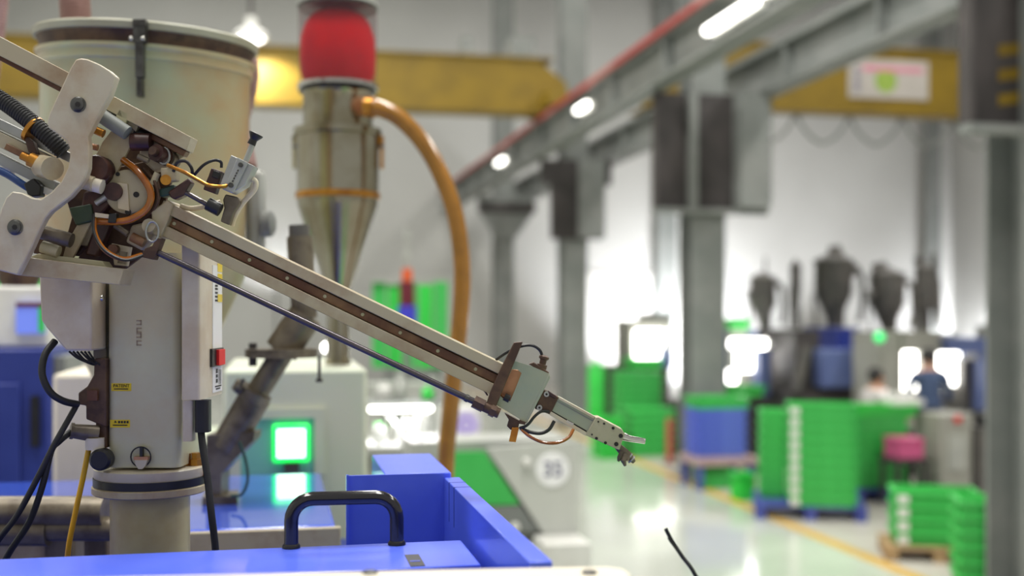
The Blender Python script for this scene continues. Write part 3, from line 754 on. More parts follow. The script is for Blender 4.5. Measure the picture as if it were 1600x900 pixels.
# ------------------------------------------------------------------ middle distance, left of the aisle
# machine number 35: pale guard with a round number plate
d = 5.3
x35, y35 = XY(865, d); z35 = ZZ(735, d)
t = thing('molding_machine', (x35 - 0.15, y35 + 0.6, 0), 'pale grey molding machine carrying the round white number 35', 'machine')
a = [W(px, py, d + 0.02) for px, py in ((757, 698), (905, 690), (905, 876), (850, 836))]
yy = y35 + 0.02
MB().prism([(p.x, yy, p.z) for p in a], (0, 0.03, 0)).build('guard_panel', M_guard, t)
xl = W(640, 700, d).x; xr = W(905, 700, d).x
MB().box(xl, xr - 0.01, yy + 0.06, yy + 0.4, 0, ZZ(690, d)).build('body', M_greyp, t)
MB().prism([(W(700, 700, d).x, yy + 0.01, ZZ(704, d)), (W(756, 700, d).x, yy + 0.01, ZZ(704, d)), (W(812, 780, d).x, yy + 0.01, ZZ(788, d)), (W(700, 780, d).x, yy + 0.01, ZZ(788, d))], (0, 0.03, 0)).build('green_door', M_green, t)
MB().prism([(W(700, 790, d).x, yy, ZZ(790, d)), (W(814, 790, d).x, yy, ZZ(790, d)), (W(842, 830, d).x, yy, ZZ(830, d)), (W(700, 830, d).x, yy, ZZ(830, d))], (0, 0.03, 0)).build('dark_sill', M_steelgrey, t)
MB().box(W(832, 840, d).x, xr, yy - 0.25, yy - 0.01, 0, ZZ(836, d)).build('step', M_white, t)
MB().box(W(640, 840, d).x, W(832, 840, d).x, yy - 0.2, yy + 0.06, 0, ZZ(850, d)).build('base', M_guard, t)
for px, py in ((803, 822), (822, 722)):
    p = W(px, py, d); MB().lathe((p.x, yy - 0.03, p.z), (0, 1, 0), [(0.015, 0), (0.022, 0.01), (0.022, 0.03)], 16).build('knob', M_white, t)
disc = MB().lathe((x35, yy - 0.006, z35), (0, 1, 0), [(0.078, 0), (0.08, 0.003), (0.08, 0.006)], 40).build('number_plate', mat('bright_white_plate', (250, 250, 252), 0.4, rgb2=(246, 246, 250), scale=4), t)
text_mesh('35', 0.098, (x35, yy - 0.008, z35), (1, 0, 0), (0, 0, 1), M_greyink, 'number', disc, 0.001, 0.006)
# the next machine further along with a purple number disc
d = 8.2
t = thing('molding_machine', (*XY(690, d), 0), 'far white molding machine with a round purple number plate behind the ochre hose', 'machine')
mbox(t, 'body', M_white, 640, 640, 752, 1000, d, 0.45)
mbox(t, 'cover', M_greyp, 575, 600, 690, 640, d + 0.1, 0.3)
mbox(t, 'red_stripe', M_pinkink, 690, 690, 748, 696, d - 0.01, 0.012)
p = W(728, 664, d - 0.02)
disc = MB().lathe((p.x, p.y - 0.01, p.z), (0, 1, 0), [(0.1, 0), (0.1, 0.02)], 36).build('number_plate', mat('lilac_plate', (206, 196, 240), 0.5, rgb2=(212, 202, 242), scale=4), t)
MB().ring([(p.x + 0.06 * math.cos(q), p.y - 0.013, p.z + 0.06 * math.sin(q)) for q in [k * 0.5236 for k in range(12)]],
          [(p.x + 0.04 * math.cos(q), p.y - 0.013, p.z + 0.04 * math.sin(q)) for q in [k * 0.5236 for k in range(12)]], (0, 0.003, 0)).build('number_mark', M_purple, disc)
# green guard boards and signal tower
d = 9.5
t = thing('machine_screen', (*XY(640, d), 0), 'bright green mesh screen between machines behind the robot arm', 'screen')
for k in range(5):
    mbox(t, 'panel', M_green2 if k % 2 else M_green, 582 + k * 24, 441 + (k % 2) * 4, 604 + k * 24, 575, d + 0.02 * (k % 2), 0.04)
mbox(t, 'frame', M_greyp, 578, 436, 704, 441, d, 0.06)
mbox(t, 'stand', M_steelgrey, 600, 575, 690, 1000, d, 0.06)
d = 8.9
sx, sy = XY(636, d)
t = thing('signal_tower', (sx, sy, 0), 'signal tower with orange, maroon and blue lenses in front of the green screen', 'signal lamp')
s = d / F_PX
def segm(y0, y1, w, m, nm): MB().lathe((sx, sy, ZZ(y1, d)), UP, [(w * s / 2, 0), (w * s / 2, (y1 - y0) * s)], 20).build(nm, m, t)
segm(515, 970, 10, M_steelgrey, 'pole'); segm(478, 515, 30, M_bluelens, 'blue_lens'); segm(440, 478, 24, M_maroon, 'maroon_lens'); segm(420, 440, 16, M_orange, 'orange_lens')
segm(360, 420, 5, M_greyp, 'antenna')
MB().lathe((sx, sy, ZZ(405, d)), UP, [(0.03, 0), (0.03, 0.05)], 12).build('antenna_knob', M_greyp, t)
MB().lathe((sx, sy, ZZ(371, d)), UP, [(0.025, 0), (0.025, 0.05)], 12).build('antenna_cap', M_greyp, t)
MB().lathe((sx, sy, 0), UP, [(0.15, 0), (0.15, 0.02), (0.03, 0.05)], 20).build('foot', M_steelgrey, t)
# clutter between: bench with bottles and jars, whitened by an added tube
d = 6.0
bxx, byy = XY(630, d); bz = ZZ(690, d)
t = thing('work_bench', (bxx, byy, 0), 'cluttered pale bench behind the blue machine box', 'bench')
MB().box(bxx - 0.25, bxx + 0.24, byy - 0.2, byy + 0.35, bz - 0.04, bz).build('bench_top', M_greyp, t)
MB().box(bxx - 0.24, bxx + 0.23, byy - 0.15, byy + 0.3, 0, bz - 0.04).build('cabinet', M_greyp, t)
MB().box(bxx - 0.24, bxx - 0.2, byy + 0.25, byy + 0.35, bz, bz + 0.32).build('shelf_post', M_greyp, t)
MB().box(bxx + 0.18, bxx + 0.22, byy + 0.25, byy + 0.35, bz, bz + 0.32).build('shelf_post', M_greyp, t)
zsh = ZZ(630, d)
MB().box(bxx - 0.24, bxx + 0.22, byy + 0.1, byy + 0.35, zsh - 0.02, zsh).build('shelf', M_steelgrey, t)
MB().tube([(bxx - 0.17, byy + 0.07, zsh - 0.035), (bxx + 0.16, byy + 0.07, zsh - 0.035)], 0.012, 12).build('jar_fill_tube', M_lampw, t)  # glowing tube added under the shelf to brighten the jars
area_light('jar_fill_light', (bxx, byy + 0.0, zsh - 0.05), 0.35, 0.06, 7, (1, 1, 1), (math.radians(-25), 0, 0))  # added fill light that turns the jars white
def jar(px, base, top, w, dd, m, label, z=None, lid=None):
    x, y = XY(px, dd); s = dd / F_PX; z = bz + 0.001 if z is None else z; h = (base - top) * s; r = w * s / 2
    t = thing('jar', (x, y, z), label, 'jar')
    MB().lathe((x, y, z), UP, [(r * 0.9, 0), (r, h * 0.08), (r, h * 0.7), (r * 0.6, h * 0.85), (r * 0.6, h * 0.9)], 18).build('body', m, t)
    MB().lathe((x, y, z), UP, [(r * 0.66, h * 0.9), (r * 0.66, h)], 18).build('lid', lid or m, t)
    return t
M_shine = mat('shiny_white_jar', (246, 248, 246), 0.12, rgb2=(240, 242, 240), scale=5, emit=(255, 255, 255), estr=0.0)
jar(660, 690, 640, 22, 5.95, M_shine, 'tall shiny white jar at the right of the bench')
jar(633, 690, 655, 24, 5.95, M_shine, 'short white jar in the middle of the bench')
jar(611, 690, 650, 18, 5.98, M_chrome, 'polished metal jar left of the short white jar')
jar(592, 690, 660, 18, 5.92, M_shine, 'small white jar at the left end of the bench', lid=M_green2)
jar(600, 627, 600, 24, 6.2, M_white, 'white pot on the shelf above the bench, left', zsh + 0.001)
jar(625, 627, 585, 20, 6.2, M_greyp, 'grey pot on the shelf above the bench, middle', zsh + 0.001)
jar(668, 627, 606, 20, 6.2, M_green2, 'green pot on the shelf above the bench, right', zsh + 0.001)
p = W(640, 655, 5.9)
# round lamp glare behind the diagonal tube
lp = W(511, 543, 5.0)
t = thing('indicator_lamp', lp, 'small round white lamp glowing behind the tube flange', 'lamp')
MB().ball(lp, 0.022).build('bulb', M_lampw, t)
MB().cyl(lp - UP * 0.02, (lp.x, lp.y, 0), 0.012, n=10).build('stand', M_greyp, t)

# ------------------------------------------------------------------ cream machine with lit screen, close behind
d = 3.1
fr = W(345, 700, d); y0 = fr.y
xl, xr = W(85, 700, d).x, W(578, 700, d).x
ztop = ZZ(578, d)
t = thing('molding_machine', ((xl + xr) / 2, y0 + 0.4, 0), 'pale cream-green machine body with a small glowing screen behind the diagonal tube', 'machine')
MB().box(W(348, 0, d).x, xr, y0, y0 + 0.75, 0, ztop).build('body', M_machine, t, bevel=0.012)
MB().box(W(86, 0, d).x, W(250, 0, d).x, y0 + 0.05, y0 + 0.6, 0, ZZ(583, d)).build('left_body', M_creamw, t, bevel=0.012)
MB().box(W(250, 0, d).x, W(348, 0, d).x, y0 + 0.1, y0 + 0.6, 0, ZZ(700, d)).build('bridge', M_machine, t)
c = [W(px, py, d - 0.001) for px, py in ((360, 640), (508, 640), (508, 745), (360, 745))]
ci = [W(px, py, d - 0.001) for px, py in ((376, 655), (492, 655), (492, 745), (376, 745))]
pan = MB().ring([(q.x, y0 - 0.012, q.z) for q in c], [(q.x, y0 - 0.012, q.z) for q in ci], (0, 0.011, 0)).build('panel_frame', M_machine, t)
MB().box(ci[0].x, ci[1].x, y0 - 0.004, y0, ci[2].z, ci[0].z).build('panel_glass', mat('teal_panel', (120, 190, 180), 0.25, rgb2=(130, 196, 188), scale=4), t)
sb = MB().box(W(426, 0, d).x, W(484, 0, d).x, y0 - 0.02, y0 - 0.005, ZZ(724, d), ZZ(664, d)).build('screen_border', M_screeng, t, bevel=0.006)
MB().box(W(433, 0, d).x, W(477, 0, d).x, y0 - 0.024, y0 - 0.02, ZZ(716, d), ZZ(672, d)).build('screen', M_screen, sb)
MB().box(W(444, 0, d).x, W(468, 0, d).x, y0 - 0.018, y0 - 0.005, ZZ(740, d), ZZ(725, d)).build('screen_foot', M_darksteel, t)

# steel vacuum loader with red filter, standing on the cream machine
d = 3.3
s = d / F_PX
lx, ly = XY(528, d); lb = ztop + 0.0005
L = thing('vacuum_loader', (lx, ly, lb), 'stainless steel vacuum loader with a red filter dome and a tapering cone', 'loader')
def Z(py): return ZZ(py, d)
def lat(nm, m, prof, parent=L, n=48): return MB().lathe((lx, ly, 0), UP, [(r * s, Z(y)) for r, y in prof], n).build(nm, m, parent)
lat('outlet', M_steel, [(20, 569.5), (20, 560), (18, 559), (17, 460)])
lat('cone', M_steel, [(17, 470), (17, 460), (62, 322), (63, 312)])
lat('band', M_brass, [(63, 312), (66, 311), (66, 302), (63, 301)])
lat('body', M_steel, [(63, 301), (64, 215)])
lat('clamp_ring', M_steel, [(64, 215), (68, 213), (68, 203), (62, 201)])
lat('upper_body', M_steel, [(54, 201), (54, 150), (56, 147)])
lat('gasket', M_black, [(56, 147), (60, 146), (60, 142), (56, 141)])
lat('dome_ring', M_chrome, [(61, 141), (63, 140), (63, 134), (60, 133)])
lat('dome', M_dome, [(60, 133), (61, 60), (61, 16), (60, 12)])
lat('dome_cap', M_greyp, [(61, 12), (62.5, 11), (62, 6), (50, 3), (5, 1)])
lat('dome_seam', M_bolt, [(61, 16), (62, 15), (62, 12.5), (61, 12)])
fl = lat('filter', M_redf, [(40, 132.5), (50, 131), (57, 115), (58.5, 90), (57, 60), (50, 38), (40, 25), (24, 18)])
q = W(555, 166, d - 0.1)
MB().cyl(W(530, 172, d), W(566, 166, d - 0.02 - 0.06), 15 * s, n=24).build('inlet_spigot', M_peach, L)
for sg, px in ((-1, 461), (1, 596)):
    m = MB(); p = W(px, 230, d)
    m.obox(W(px, 222, d), RIGHT * 3.5 * s, FWD * 8 * s, UP * 9 * s); m.obox(W(px + sg * 1, 246, d), RIGHT * 2.5 * s, FWD * 5 * s, UP * 18 * s)
    lk = m.build('latch', M_chrome if sg < 0 else M_brass, L)
    MB().cyl(W(px - 3, 228, d - 8 * s), W(px + 3, 228, d - 8 * s), 3 * s, n=10).build('latch_pin', M_bolt, lk)
H = hose([(570, 166.4, 3.212), (590, 169, 3.2), (622, 183, 3.2), (660, 222, 3.2), (690, 275, 3.2), (712, 340, 3.2), (722, 420, 3.2), (719, 500, 3.2), (710, 580, 3.2), (702, 660, 3.2), (697, 720, 3.2), (690, 900, 3.2), (688, 1300, 3.2), (690, 1652, 3.2)], 13.5 * 3.2 / F_PX, n=16, k=10)
hz = thing('suction_hose', W(690, 1652, 3.2), 'thick glossy ochre suction hose arching from the loader to the floor', 'hose')
H.build('hose', M_hose, hz)
MB().cyl(W(574, 167, 3.209), W(585, 168.2, 3.202), 16.5 * 3.2 / F_PX, n=20).build('hose_clamp', M_brass, hz)

# big hopper dryer drum behind the robot
d = 2.55
s = d / F_PX
hx, hy = XY(229, d)
hb = 1.6805
D = thing('hopper_dryer', (hx, hy, hb), 'big round cream hopper drum with a clamped lid behind the robot', 'hopper')
def Zd(py): return ZZ(py, d)
TILT = (UP + RIGHT * 0.04 - FWD * 0.06).normalized()
def latd(nm, m, prof, n=64, tilt=True):
    return MB().lathe((hx, hy, Zd(200)), TILT if tilt else UP, [(r * s, Zd(y) - Zd(200)) for r, y in prof], n).build(nm, m, D)
zb = HZ + (CAM_H - hb) * F_PX / d
latd('throat', M_grime, [(52, zb), (52, zb - 8), (38, zb - 10), (36, 690), (40, 688)], 64, False)
latd('cone', M_drum, [(40, 690), (40, 680), (153, 425), (154, 415)], 64, False)
latd('drum', M_drum, [(154, 425), (155, 260), (156, 122), (157, 117)])
latd('drum_rim', M_drum, [(157, 117), (161, 114), (160, 103), (164, 99), (164, 94), (158, 93)])
latd('lid_seal', M_rust, [(158, 93), (157, 87), (160, 80), (163, 75)])
latd('lid', mat('dull_lid_paint', (168, 168, 150), 0.4, rgb2=(158, 154, 134), scale=6), [(163, 75), (167, 74), (168, 65), (165, 62), (30, 58)])
# lid clamp facing the camera
m = MB(); m.pbox(208, 34, 226, 66, d - 180 * s, 0.02); m.pbox(211, 66, 223, 120, d - 178 * s, 0.018); ck = m.build('lid_clamp', M_bolt, D)
MB().pbox(207, 30, 227, 40, d - 182 * s, 0.03).build('clamp_hook', M_bolt, ck)
for px in (205, 223): MB().ball(W(px, 60, d - 181 * s), 3.4 * s).build('rivet', M_chrome, ck)
m = MB(); m.pbox(213, 120, 221, 150, d - 170 * s, 0.02); m.build('clamp_strap', M_bolt, ck)
MB().box(W(382, 0, 2.5).x, W(414, 0, 2.5).x, hy + 0.02, hy + 0.16, ZZ(400, 2.55), ZZ(258, 2.55)).build('blower_housing', M_greyp, D, bevel=0.015)
MB().lathe(W(417, 350, 2.62), RIGHT, [(0.03, -0.01), (0.03, 0.012), (0.02, 0.018)], 18).build('blower_knob', M_steelgrey, D)
def duct(pix, r, nm, parent, mm=M_duct, d=None, pitch=0.008):
    P = spline([W(p[0], p[1], p[2] if len(p) > 2 else d) for p in pix], 10)
    # resample evenly and ripple the radius
    L_ = [0]
    for i in range(1, len(P)): L_.append(L_[-1] + (P[i] - P[i - 1]).length)
    n = max(8, int(L_[-1] / pitch * 4)); Q = []; rs = []
    j = 0
    for i in range(n + 1):
        a = L_[-1] * i / n
        while j < len(P) - 2 and L_[j + 1] < a: j += 1
        f = (a - L_[j]) / max(1e-9, L_[j + 1] - L_[j]); Q.append(P[j].lerp(P[j + 1], f)); rs.append(r * (1.0 if i % 4 < 2 else 0.9))
    return MB().tube(Q, rs, 14).build(nm, mm, parent)
duct([(120, 62, 2.5), (118, 20, 2.5), (116, -20, 2.5), (120, -120, 2.5)], 24 * 2.5 / F_PX, 'air_duct', D)
MB().lathe(W(119, 66, 2.5), UP, [(27 * s, -0.01), (27 * s, 0.02)], 24).build('duct_collar', M_darksteel, D)
MB().lathe(W(120, -120, 2.5), UP, [(0.05, -0.03), (0.05, 0.04)], 20).build('duct_fitting', M_darksteel, D)
duct([(380, 70, 2.7), (392, 100, 2.72), (392, 130, 2.72), (384, 165, 2.72), (378, 200, 2.72), (390, 262, 2.64)], 12 * 2.7 / F_PX, 'side_duct', D)
lh = thing('air_hose', W(-2, 1500, 2.9), 'dusky pink corrugated hose cut by the top left corner', 'hose')
duct([(4, -60, 2.9), (2, 0, 2.9), (-2, 40, 2.9), (-20, 200, 2.9), (-40, 600, 2.9), (-30, 1500, 2.9), (-2, 1774, 2.9)], 11 * 2.9 / F_PX, 'corrugated_hose', lh)

# ------------------------------------------------------------------ the blue machine under the robot
pz = 1.77                                   # top of the blue cover plate
def yrow(py, z): return dep(py, z)
XR = 0.245                                  # right side wall
BM = thing('molding_machine', (-0.5, 1.9, 0), 'blue molding machine in the foreground with the black grab handle', 'machine')
def ycol(px, d): return W(px, 0, d).y
yb = ycol(600, 1.615)                       # back edge of the cover plate
yf = ycol(600, 1.455)                       # front edge of the cover plate
XR = 0.272; PD = 1.85; ZP = 1.833
ypn = ycol(600, PD)
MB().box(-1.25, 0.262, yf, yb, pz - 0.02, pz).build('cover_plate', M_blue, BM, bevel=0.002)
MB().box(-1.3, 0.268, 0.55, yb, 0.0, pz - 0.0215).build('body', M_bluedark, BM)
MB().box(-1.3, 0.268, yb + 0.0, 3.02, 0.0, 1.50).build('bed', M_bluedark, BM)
xp0 = W(540, 800, PD).x
MB().box(xp0, XR, ypn, ypn + 0.005, 1.50, ZP).build('back_panel', M_blue, BM)
MB().box(xp0, xp0 + 0.004, ypn - 0.006, ypn, 1.50, ZP + 0.002).build('panel_edge', M_blue, BM)
MB().box(W(602, 0, PD).x, XR + 0.012, ypn + 0.005, ycol(640, 2.12), ZP - 0.14, ZP).build('rear_box', M_blue, BM, bevel=0.002)
MB().box(XR, XR + 0.026, ycol(760, 1.235), ypn + 0.004, 1.55, ZP - 0.008).build('side_wall', M_blue, BM, bevel=0.0015)
for k in (0.05, 0.10): MB().box(XR - 0.0003, XR + 0.0263, ypn - k - 0.004, ypn - k, ZP - 0.07, ZP - 0.0076).build('wall_joint', M_bluedark, BM)
MB().box(W(637, 0, 1.5).x, W(660, 0, 1.5).x, yf + 0.004, yf + 0.075, pz, pz + 0.0008).build('slot', M_black, BM)
MB().box(W(640, 0, 1.5).x, W(656, 0, 1.5).x, yf + 0.03, yf + 0.034, pz + 0.0008, pz + 0.0014).build('slot_rib', M_blue, BM)
# handle: bent black bar bolted to the plate
d = 1.583; s = d / F_PX
p0 = W(455, 856, d); p1 = W(620, 852, 1.605)
hh = 76 * s
u = (p1 - p0); u.z = 0; u.normalize()
p0.z = pz; p1.z = pz
pts = [p0, p0 + UP * (hh - 0.03)]
for k in range(1, 7):
    a = math.pi / 2 * k / 6; pts.append(p0 + UP * (hh - 0.03 + 0.03 * math.sin(a)) + u * (0.03 * (1 - math.cos(a))))
for k in range(0, 7):
    a = math.pi / 2 * k / 6; pts.append(p1 + UP * (hh - 0.03 + 0.03 * math.cos(a)) - u * (0.03 * (1 - math.sin(a))))
pts += [p1]
hd = MB().tube(pts, 0.0098, 20).build('handle', M_blackg, BM, sharp=60)
for p in (p0, p1): MB().lathe(p, UP, [(0.0125, 0), (0.0125, 0.003), (0.0105, 0.006)], 20).build('foot_washer', M_black, hd)
# barrel cover: low glossy blue box behind the robot pillar
cx1 = 0.115; cy0, cy1 = ycol(500, 2.22), ycol(480, 2.93); cz = 1.68
MB().box(-0.95, cx1, cy0 + 0.004, cy1, 1.50, cz).build('barrel_cover', M_bluegloss, BM, bevel=0.004)
MB().box(-0.95, cx1 + 0.01, cy0 - 0.012, cy0 + 0.004, cz - 0.042, cz - 0.002).build('beige_trim', M_cream, BM, bevel=0.002)
m = MB()
for (px, py, r, l) in ((60, 800, 26, 110), (110, 826, 20, 90), (20, 830, 24, 60)):
    q = W(px, py, 2.05); m.cyl(q - RIGHT * l * .0011, q + RIGHT * l * .0011, r * .0011, n=20)
m.pbox(70, 795, 112, 870, 2.1, 0.06); m.pbox(-30, 840, 165, 880, 2.12, 0.1)
v = MB(); v.pbox(-40, 800, 30, 1000, 2.1, 0.08); 
vm = m.build('valve_block', M_grime, BM)
v.build('valve_manifold', M_hopper, BM)
# near cream plate at the bottom edge
yn = ycol(800, 1.2)
zn = ZZ(884, 1.205)
xn1 = W(985, 884, 1.2).x
def onz(px, py):
    q = W(px, py, dep(py, zn)); return (q.x, q.y, zn)
pts = [onz(985, 895), onz(975, 888), onz(950, 884.5), onz(900, 885), onz(300, 898), onz(100, 903), onz(100, 1120), onz(985, 1120)]
NP = thing('top_plate', (-0.1, yn - 0.2, pz), 'cream-white steel plate along the bottom edge of the picture', 'plate')
MB().prism(pts, (0, 0, -0.02)).build('plate', M_creamw, NP, bevel=0.003)
MB().box(-0.3, 0.2, yn - 0.2, yn - 0.06, pz - 0.021, zn - 0.02).build('support', M_creamw, NP)
for px in (578, 921):
    q = W(px, 0, 1.17); MB().lathe((q.x, q.y, zn), UP, [(0.008, 0), (0.008, 0.002), (0.006, 0.003)], 16).build('bolt', M_bolt, NP)
ct = thing('cable_end', W(1095, 920, 1.45), 'thin frayed black cable standing up beside the cream plate', 'cable')
hose([(1130, 1300, 1.45), (1110, 960, 1.45), (1086, 898, 1.45), (1065, 868, 1.46), (1050, 845, 1.46), (1040, 826, 1.46)], 0.0026, n=8).build('cable', M_rubber, ct)
hose([(1066, 868, 1.456), (1052, 852, 1.455), (1044, 840, 1.455)], 0.0014, n=6).build('frayed_strand', M_rubber, ct)

# diagonal feed tube with flanges, standing on the barrel cover
d = 2.5; s = d / F_PX
T = thing('feed_chute', (*XY(350, d), cz), 'grimy diagonal feed tube with bolted flanges between hopper and loader', 'chute')
def seg(nm, m, a, b, r, r1=None): return MB().cyl(W(*a, d), W(*b, d), r * s, None if r1 is None else r1 * s, n=28).build(nm, m, T)
seg('upper_tube', M_grime, (478, 492), (440, 548), 27)
seg('riser', M_grime, (468, 370), (476, 497), 20)
seg('riser_cap', M_hopper, (467, 352), (468, 372), 16)
seg('lower_tube', M_grime, (441, 552), (385, 640), 18)
seg('socket_tube', M_grime, (400, 618), (352, 700), 25)
f1 = MB().cyl(W(440, 545, d), W(440, 558, d), 56 * s, n=32).build('top_flange', M_grime, T)
f2 = MB().cyl(W(397, 608, d), W(389, 621, d), 31 * s, n=32).build('lower_flange', M_grime, T)
MB().cyl(W(499, 556, d), W(499, 594, d), 2.6 * s, n=10).build('hanging_bolt', M_darksteel, f1)
MB().cyl(W(499, 592, d), W(499, 597, d), 5.5 * s, n=12).build('bolt_head', M_darksteel, f1)
MB().cyl(W(395, 536, d), W(395, 572, d), 6.5 * s, n=12).build('flange_bolt', M_darksteel, f1)
MB().ball(W(372, 608, d - 0.05), 7 * s).build('wing_nut', M_darksteel, f2)
MB().cyl(W(370, 612, d - 0.05), W(381, 592, d - 0.05), 2.6 * s, n=10).build('wing_bolt', M_darksteel, f2)
zb = HZ + (CAM_H - cz - 0.001) * F_PX / d
MB().pprism([(322, 680), (398, 676), (396, 688), (346, 740), (345, zb), (322, zb)], d - 0.03, 0.07).build('funnel', M_grime, T)
q = W(345, 772, d); MB().box(q.x - 0.037, q.x + 0.037, q.y - 0.04, q.y + 0.05, cz + 0.0006, q.z).build('foot', M_grime, T)
hose([(374, 690, d - 0.06), (384, 720, d - 0.06), (387, 750, d - 0.06), (378, 772, d - 0.06), (362, 775, d - 0.05)], 2.4 * s).build('thin_hose', mat('dark_green_hose', (40, 70, 60), 0.4, rgb2=(48, 80, 68), scale=9), T)

# left background: white unit with a screen on a dark blue cabinet
d = 3.7
t = thing('control_cabinet', (*XY(20, d), 0), 'dark blue control cabinet at the left edge behind the cables', 'cabinet')
a = W(-60, 545, d); b = W(74, 1000, d)
MB().box(a.x, b.x, a.y, a.y + 0.5, 0, a.z).build('body', M_bluedark, t, bevel=0.01)
MB().box(W(66, 0, d).x, W(92, 0, d).x, a.y + 0.05, a.y + 0.4, 0, ZZ(560, d)).build('side_unit', M_steelgrey, t)
MB().box(W(-50, 0, d).x, W(28, 0, d).x, a.y - 0.015, a.y, 0.3, ZZ(600, d)).build('door', M_bluedark, t, bevel=0.004)
MB().box(W(45, 0, d).x, W(58, 0, d).x, a.y - 0.02, a.y, ZZ(700, d), ZZ(620, d)).build('vent', M_black, t)
a2 = W(-50, 440, d)
t = thing('display_unit', (*XY(20, d), ZZ(545, d) + 0.001), 'white display unit with a colourful screen on the dark blue cabinet', 'display')
MB().box(a2.x, W(66, 0, d).x, a.y + 0.05, a.y + 0.35, ZZ(544, d), ZZ(446, d)).build('housing', M_white, t, bevel=0.01)
sc = MB().box(W(18, 0, d).x, W(62, 0, d).x, a.y + 0.035, a.y + 0.05, ZZ(522, d), ZZ(472, d)).build('screen', mat('display_violet', (90, 110, 200), 0.3, emit=(110, 130, 220), estr=0.7), t)
MB().box(W(18, 0, d).x, W(62, 0, d).x, a.y + 0.03, a.y + 0.035, ZZ(480, d), ZZ(472, d)).build('screen_header', M_maroon, sc)
MB().box(W(52, 0, d).x, W(62, 0, d).x, a.y + 0.03, a.y + 0.035, ZZ(520, d), ZZ(480, d)).build('screen_bar', M_green2, sc)
MB().box(a2.x, W(64, 0, d).x, a.y + 0.1, a.y + 0.3, ZZ(446, d), ZZ(432, d)).build('top_tray', M_green, t)
MB().lathe(W(30, 447, 3.4), UP, [(0.05, 0), (0.06, 0.02), (0.06, 0.06), (0.03, 0.07)], 20).build('beacon', M_rust, t)

# ------------------------------------------------------------------ the robot
d = 1.80; s = d / F_PX
rcx, rcy = XY(235, d)
RB = thing('sprue_picker_robot', (rcx, rcy, 1.5005), 'cream pneumatic robot with a long slanting arm and gripper on a round pillar', 'robot')
def rl(nm, m, prof, parent=RB, n=56): return MB().lathe((rcx, rcy, 0), UP, [(r * s, ZZ(y, d)) for r, y in prof], n).build(nm, m, parent)
zb = HZ + (CAM_H - 1.501) * F_PX / d
rl('base_pipe', mat('olive_cream_paint', (196, 186, 138), 0.35, rgb2=(182, 164, 116), scale=7), [(60, zb), (60, 772), (62, 766)])
lf = rl('lower_flange', M_cream, [(84, 768), (87, 766), (87, 757), (84, 755)])
rl('gasket', M_black, [(85, 755), (85, 743)])
uf = rl('upper_flange', M_cream2, [(83, 743), (84, 741), (84, 729), (80, 727)])
for px, py in ((291, 712), (306, 711)):
    MB().lathe(W(px, py + 16, 1.80), UP, [(0.010, 0), (0.010, 0.010), (0.0075, 0.010), (0.0075, 0.02)], 6).build('flange_bolt', M_brass, uf)
MB().ball(W(320, 742, 1.8), 0.006).build('gasket_screw', M_brass, lf)
# pillar: rounded-square casting
def plan(x0, x1, d0, d1, rad, n=5):
    a = (W(x0, 0, d0) - W(800, 0, d0)).dot(RIGHT); b = (W(x1, 0, d0) - W(800, 0, d0)).dot(RIGHT); out = []
    for (cx_, cd, a0) in ((a + rad, d0 + rad, 180), (b - rad, d0 + rad, 270), (b - rad, d1 - rad, 0), (a + rad, d1 - rad, 90)):
        for k in range(n + 1):
            t_ = math.radians(a0 + 90 * k / n); out.append(RIGHT * (cx_ + rad * math.cos(t_)) + FWD * (cd + rad * math.sin(t_)))
    return out
def column(nm, m, x0, x1, d0, d1, ytop, ybot, rad, parent=RB, dz=None):
    dz = dz or d0; zt, zb_ = ZZ(ytop, dz), ZZ(ybot, dz)
    return MB().prism([q + UP * zt for q in plan(x0, x1, d0, d1, rad)], UP * (zb_ - zt)).build(nm, m, parent)
PLR = column('pillar', M_pillar, 166, 280, 1.742, 1.862, 395, 731, 0.014)
lab = MB().pbox(174, 599, 205, 611, 1.7415, 0.0006).build('yellow_label', M_yellow, PLR)
text_mesh('PATENT', 0.0068, W(189.5, 603, 1.7408), RIGHT, UP, M_ink, 'label_text', PLR, 0.0002)
m = MB(); m.pbox(178, 607, 200, 608.5, 1.7408, 0.0004); m.build('label_small_print', M_ink, PLR)
MB().pbox(172, 656, 203, 668, 1.7415, 0.0006).build('yellow_label', M_yellow, PLR)
m = MB(); m.pprism([(178, 660.5), (182.5, 660.5), (180, 656.8)], 1.7408, 0.0004)
for k in range(4): m.pbox(184.5 + k * 4.4, 657.6, 187.6 + k * 4.4, 661.4, 1.7408, 0.0004)
m.pbox(176, 663.5, 199, 665.2, 1.7408, 0.0004); m.build('label_marks', M_ink, PLR)
m = MB()
for k, (y0_, y1_) in enumerate(((500, 508), (512, 520), (520.5, 528), (532, 540))):
    m.pbox(213, y0_, 221, y0_ + 2, 1.7412, 0.0006); m.pbox(213, y1_ - 2, 221, y1_, 1.7412, 0.0006); m.pbox(213 if k % 2 else 219, y0_, 215 if k % 2 else 221, y1_, 1.7412, 0.0006)
m.build('faded_letters', M_faint, PLR)
# ring pin
q = W(220, 714, 1.735)
ringpts = [q + RIGHT * 0.0152 * math.cos(k * math.pi / 12) + UP * 0.0152 * math.sin(k * math.pi / 12) for k in range(24)]
rp = MB().tube(ringpts, 0.0011, 8, closed=True).build('pull_ring', M_black, RB)
MB().pbox(218, 699, 222.5, 715, 1.733, 0.008).build('ring_pin', M_black, rp)
MB().pbox(209, 714, 231, 719, 1.73, 0.012).build('ring_lug', M_peach, rp)
MB().pprism([(210, 719), (230, 719), (227, 728), (222, 733), (216, 733), (212, 727)], 1.728, 0.012).build('ring_boss', M_cream2, RB)
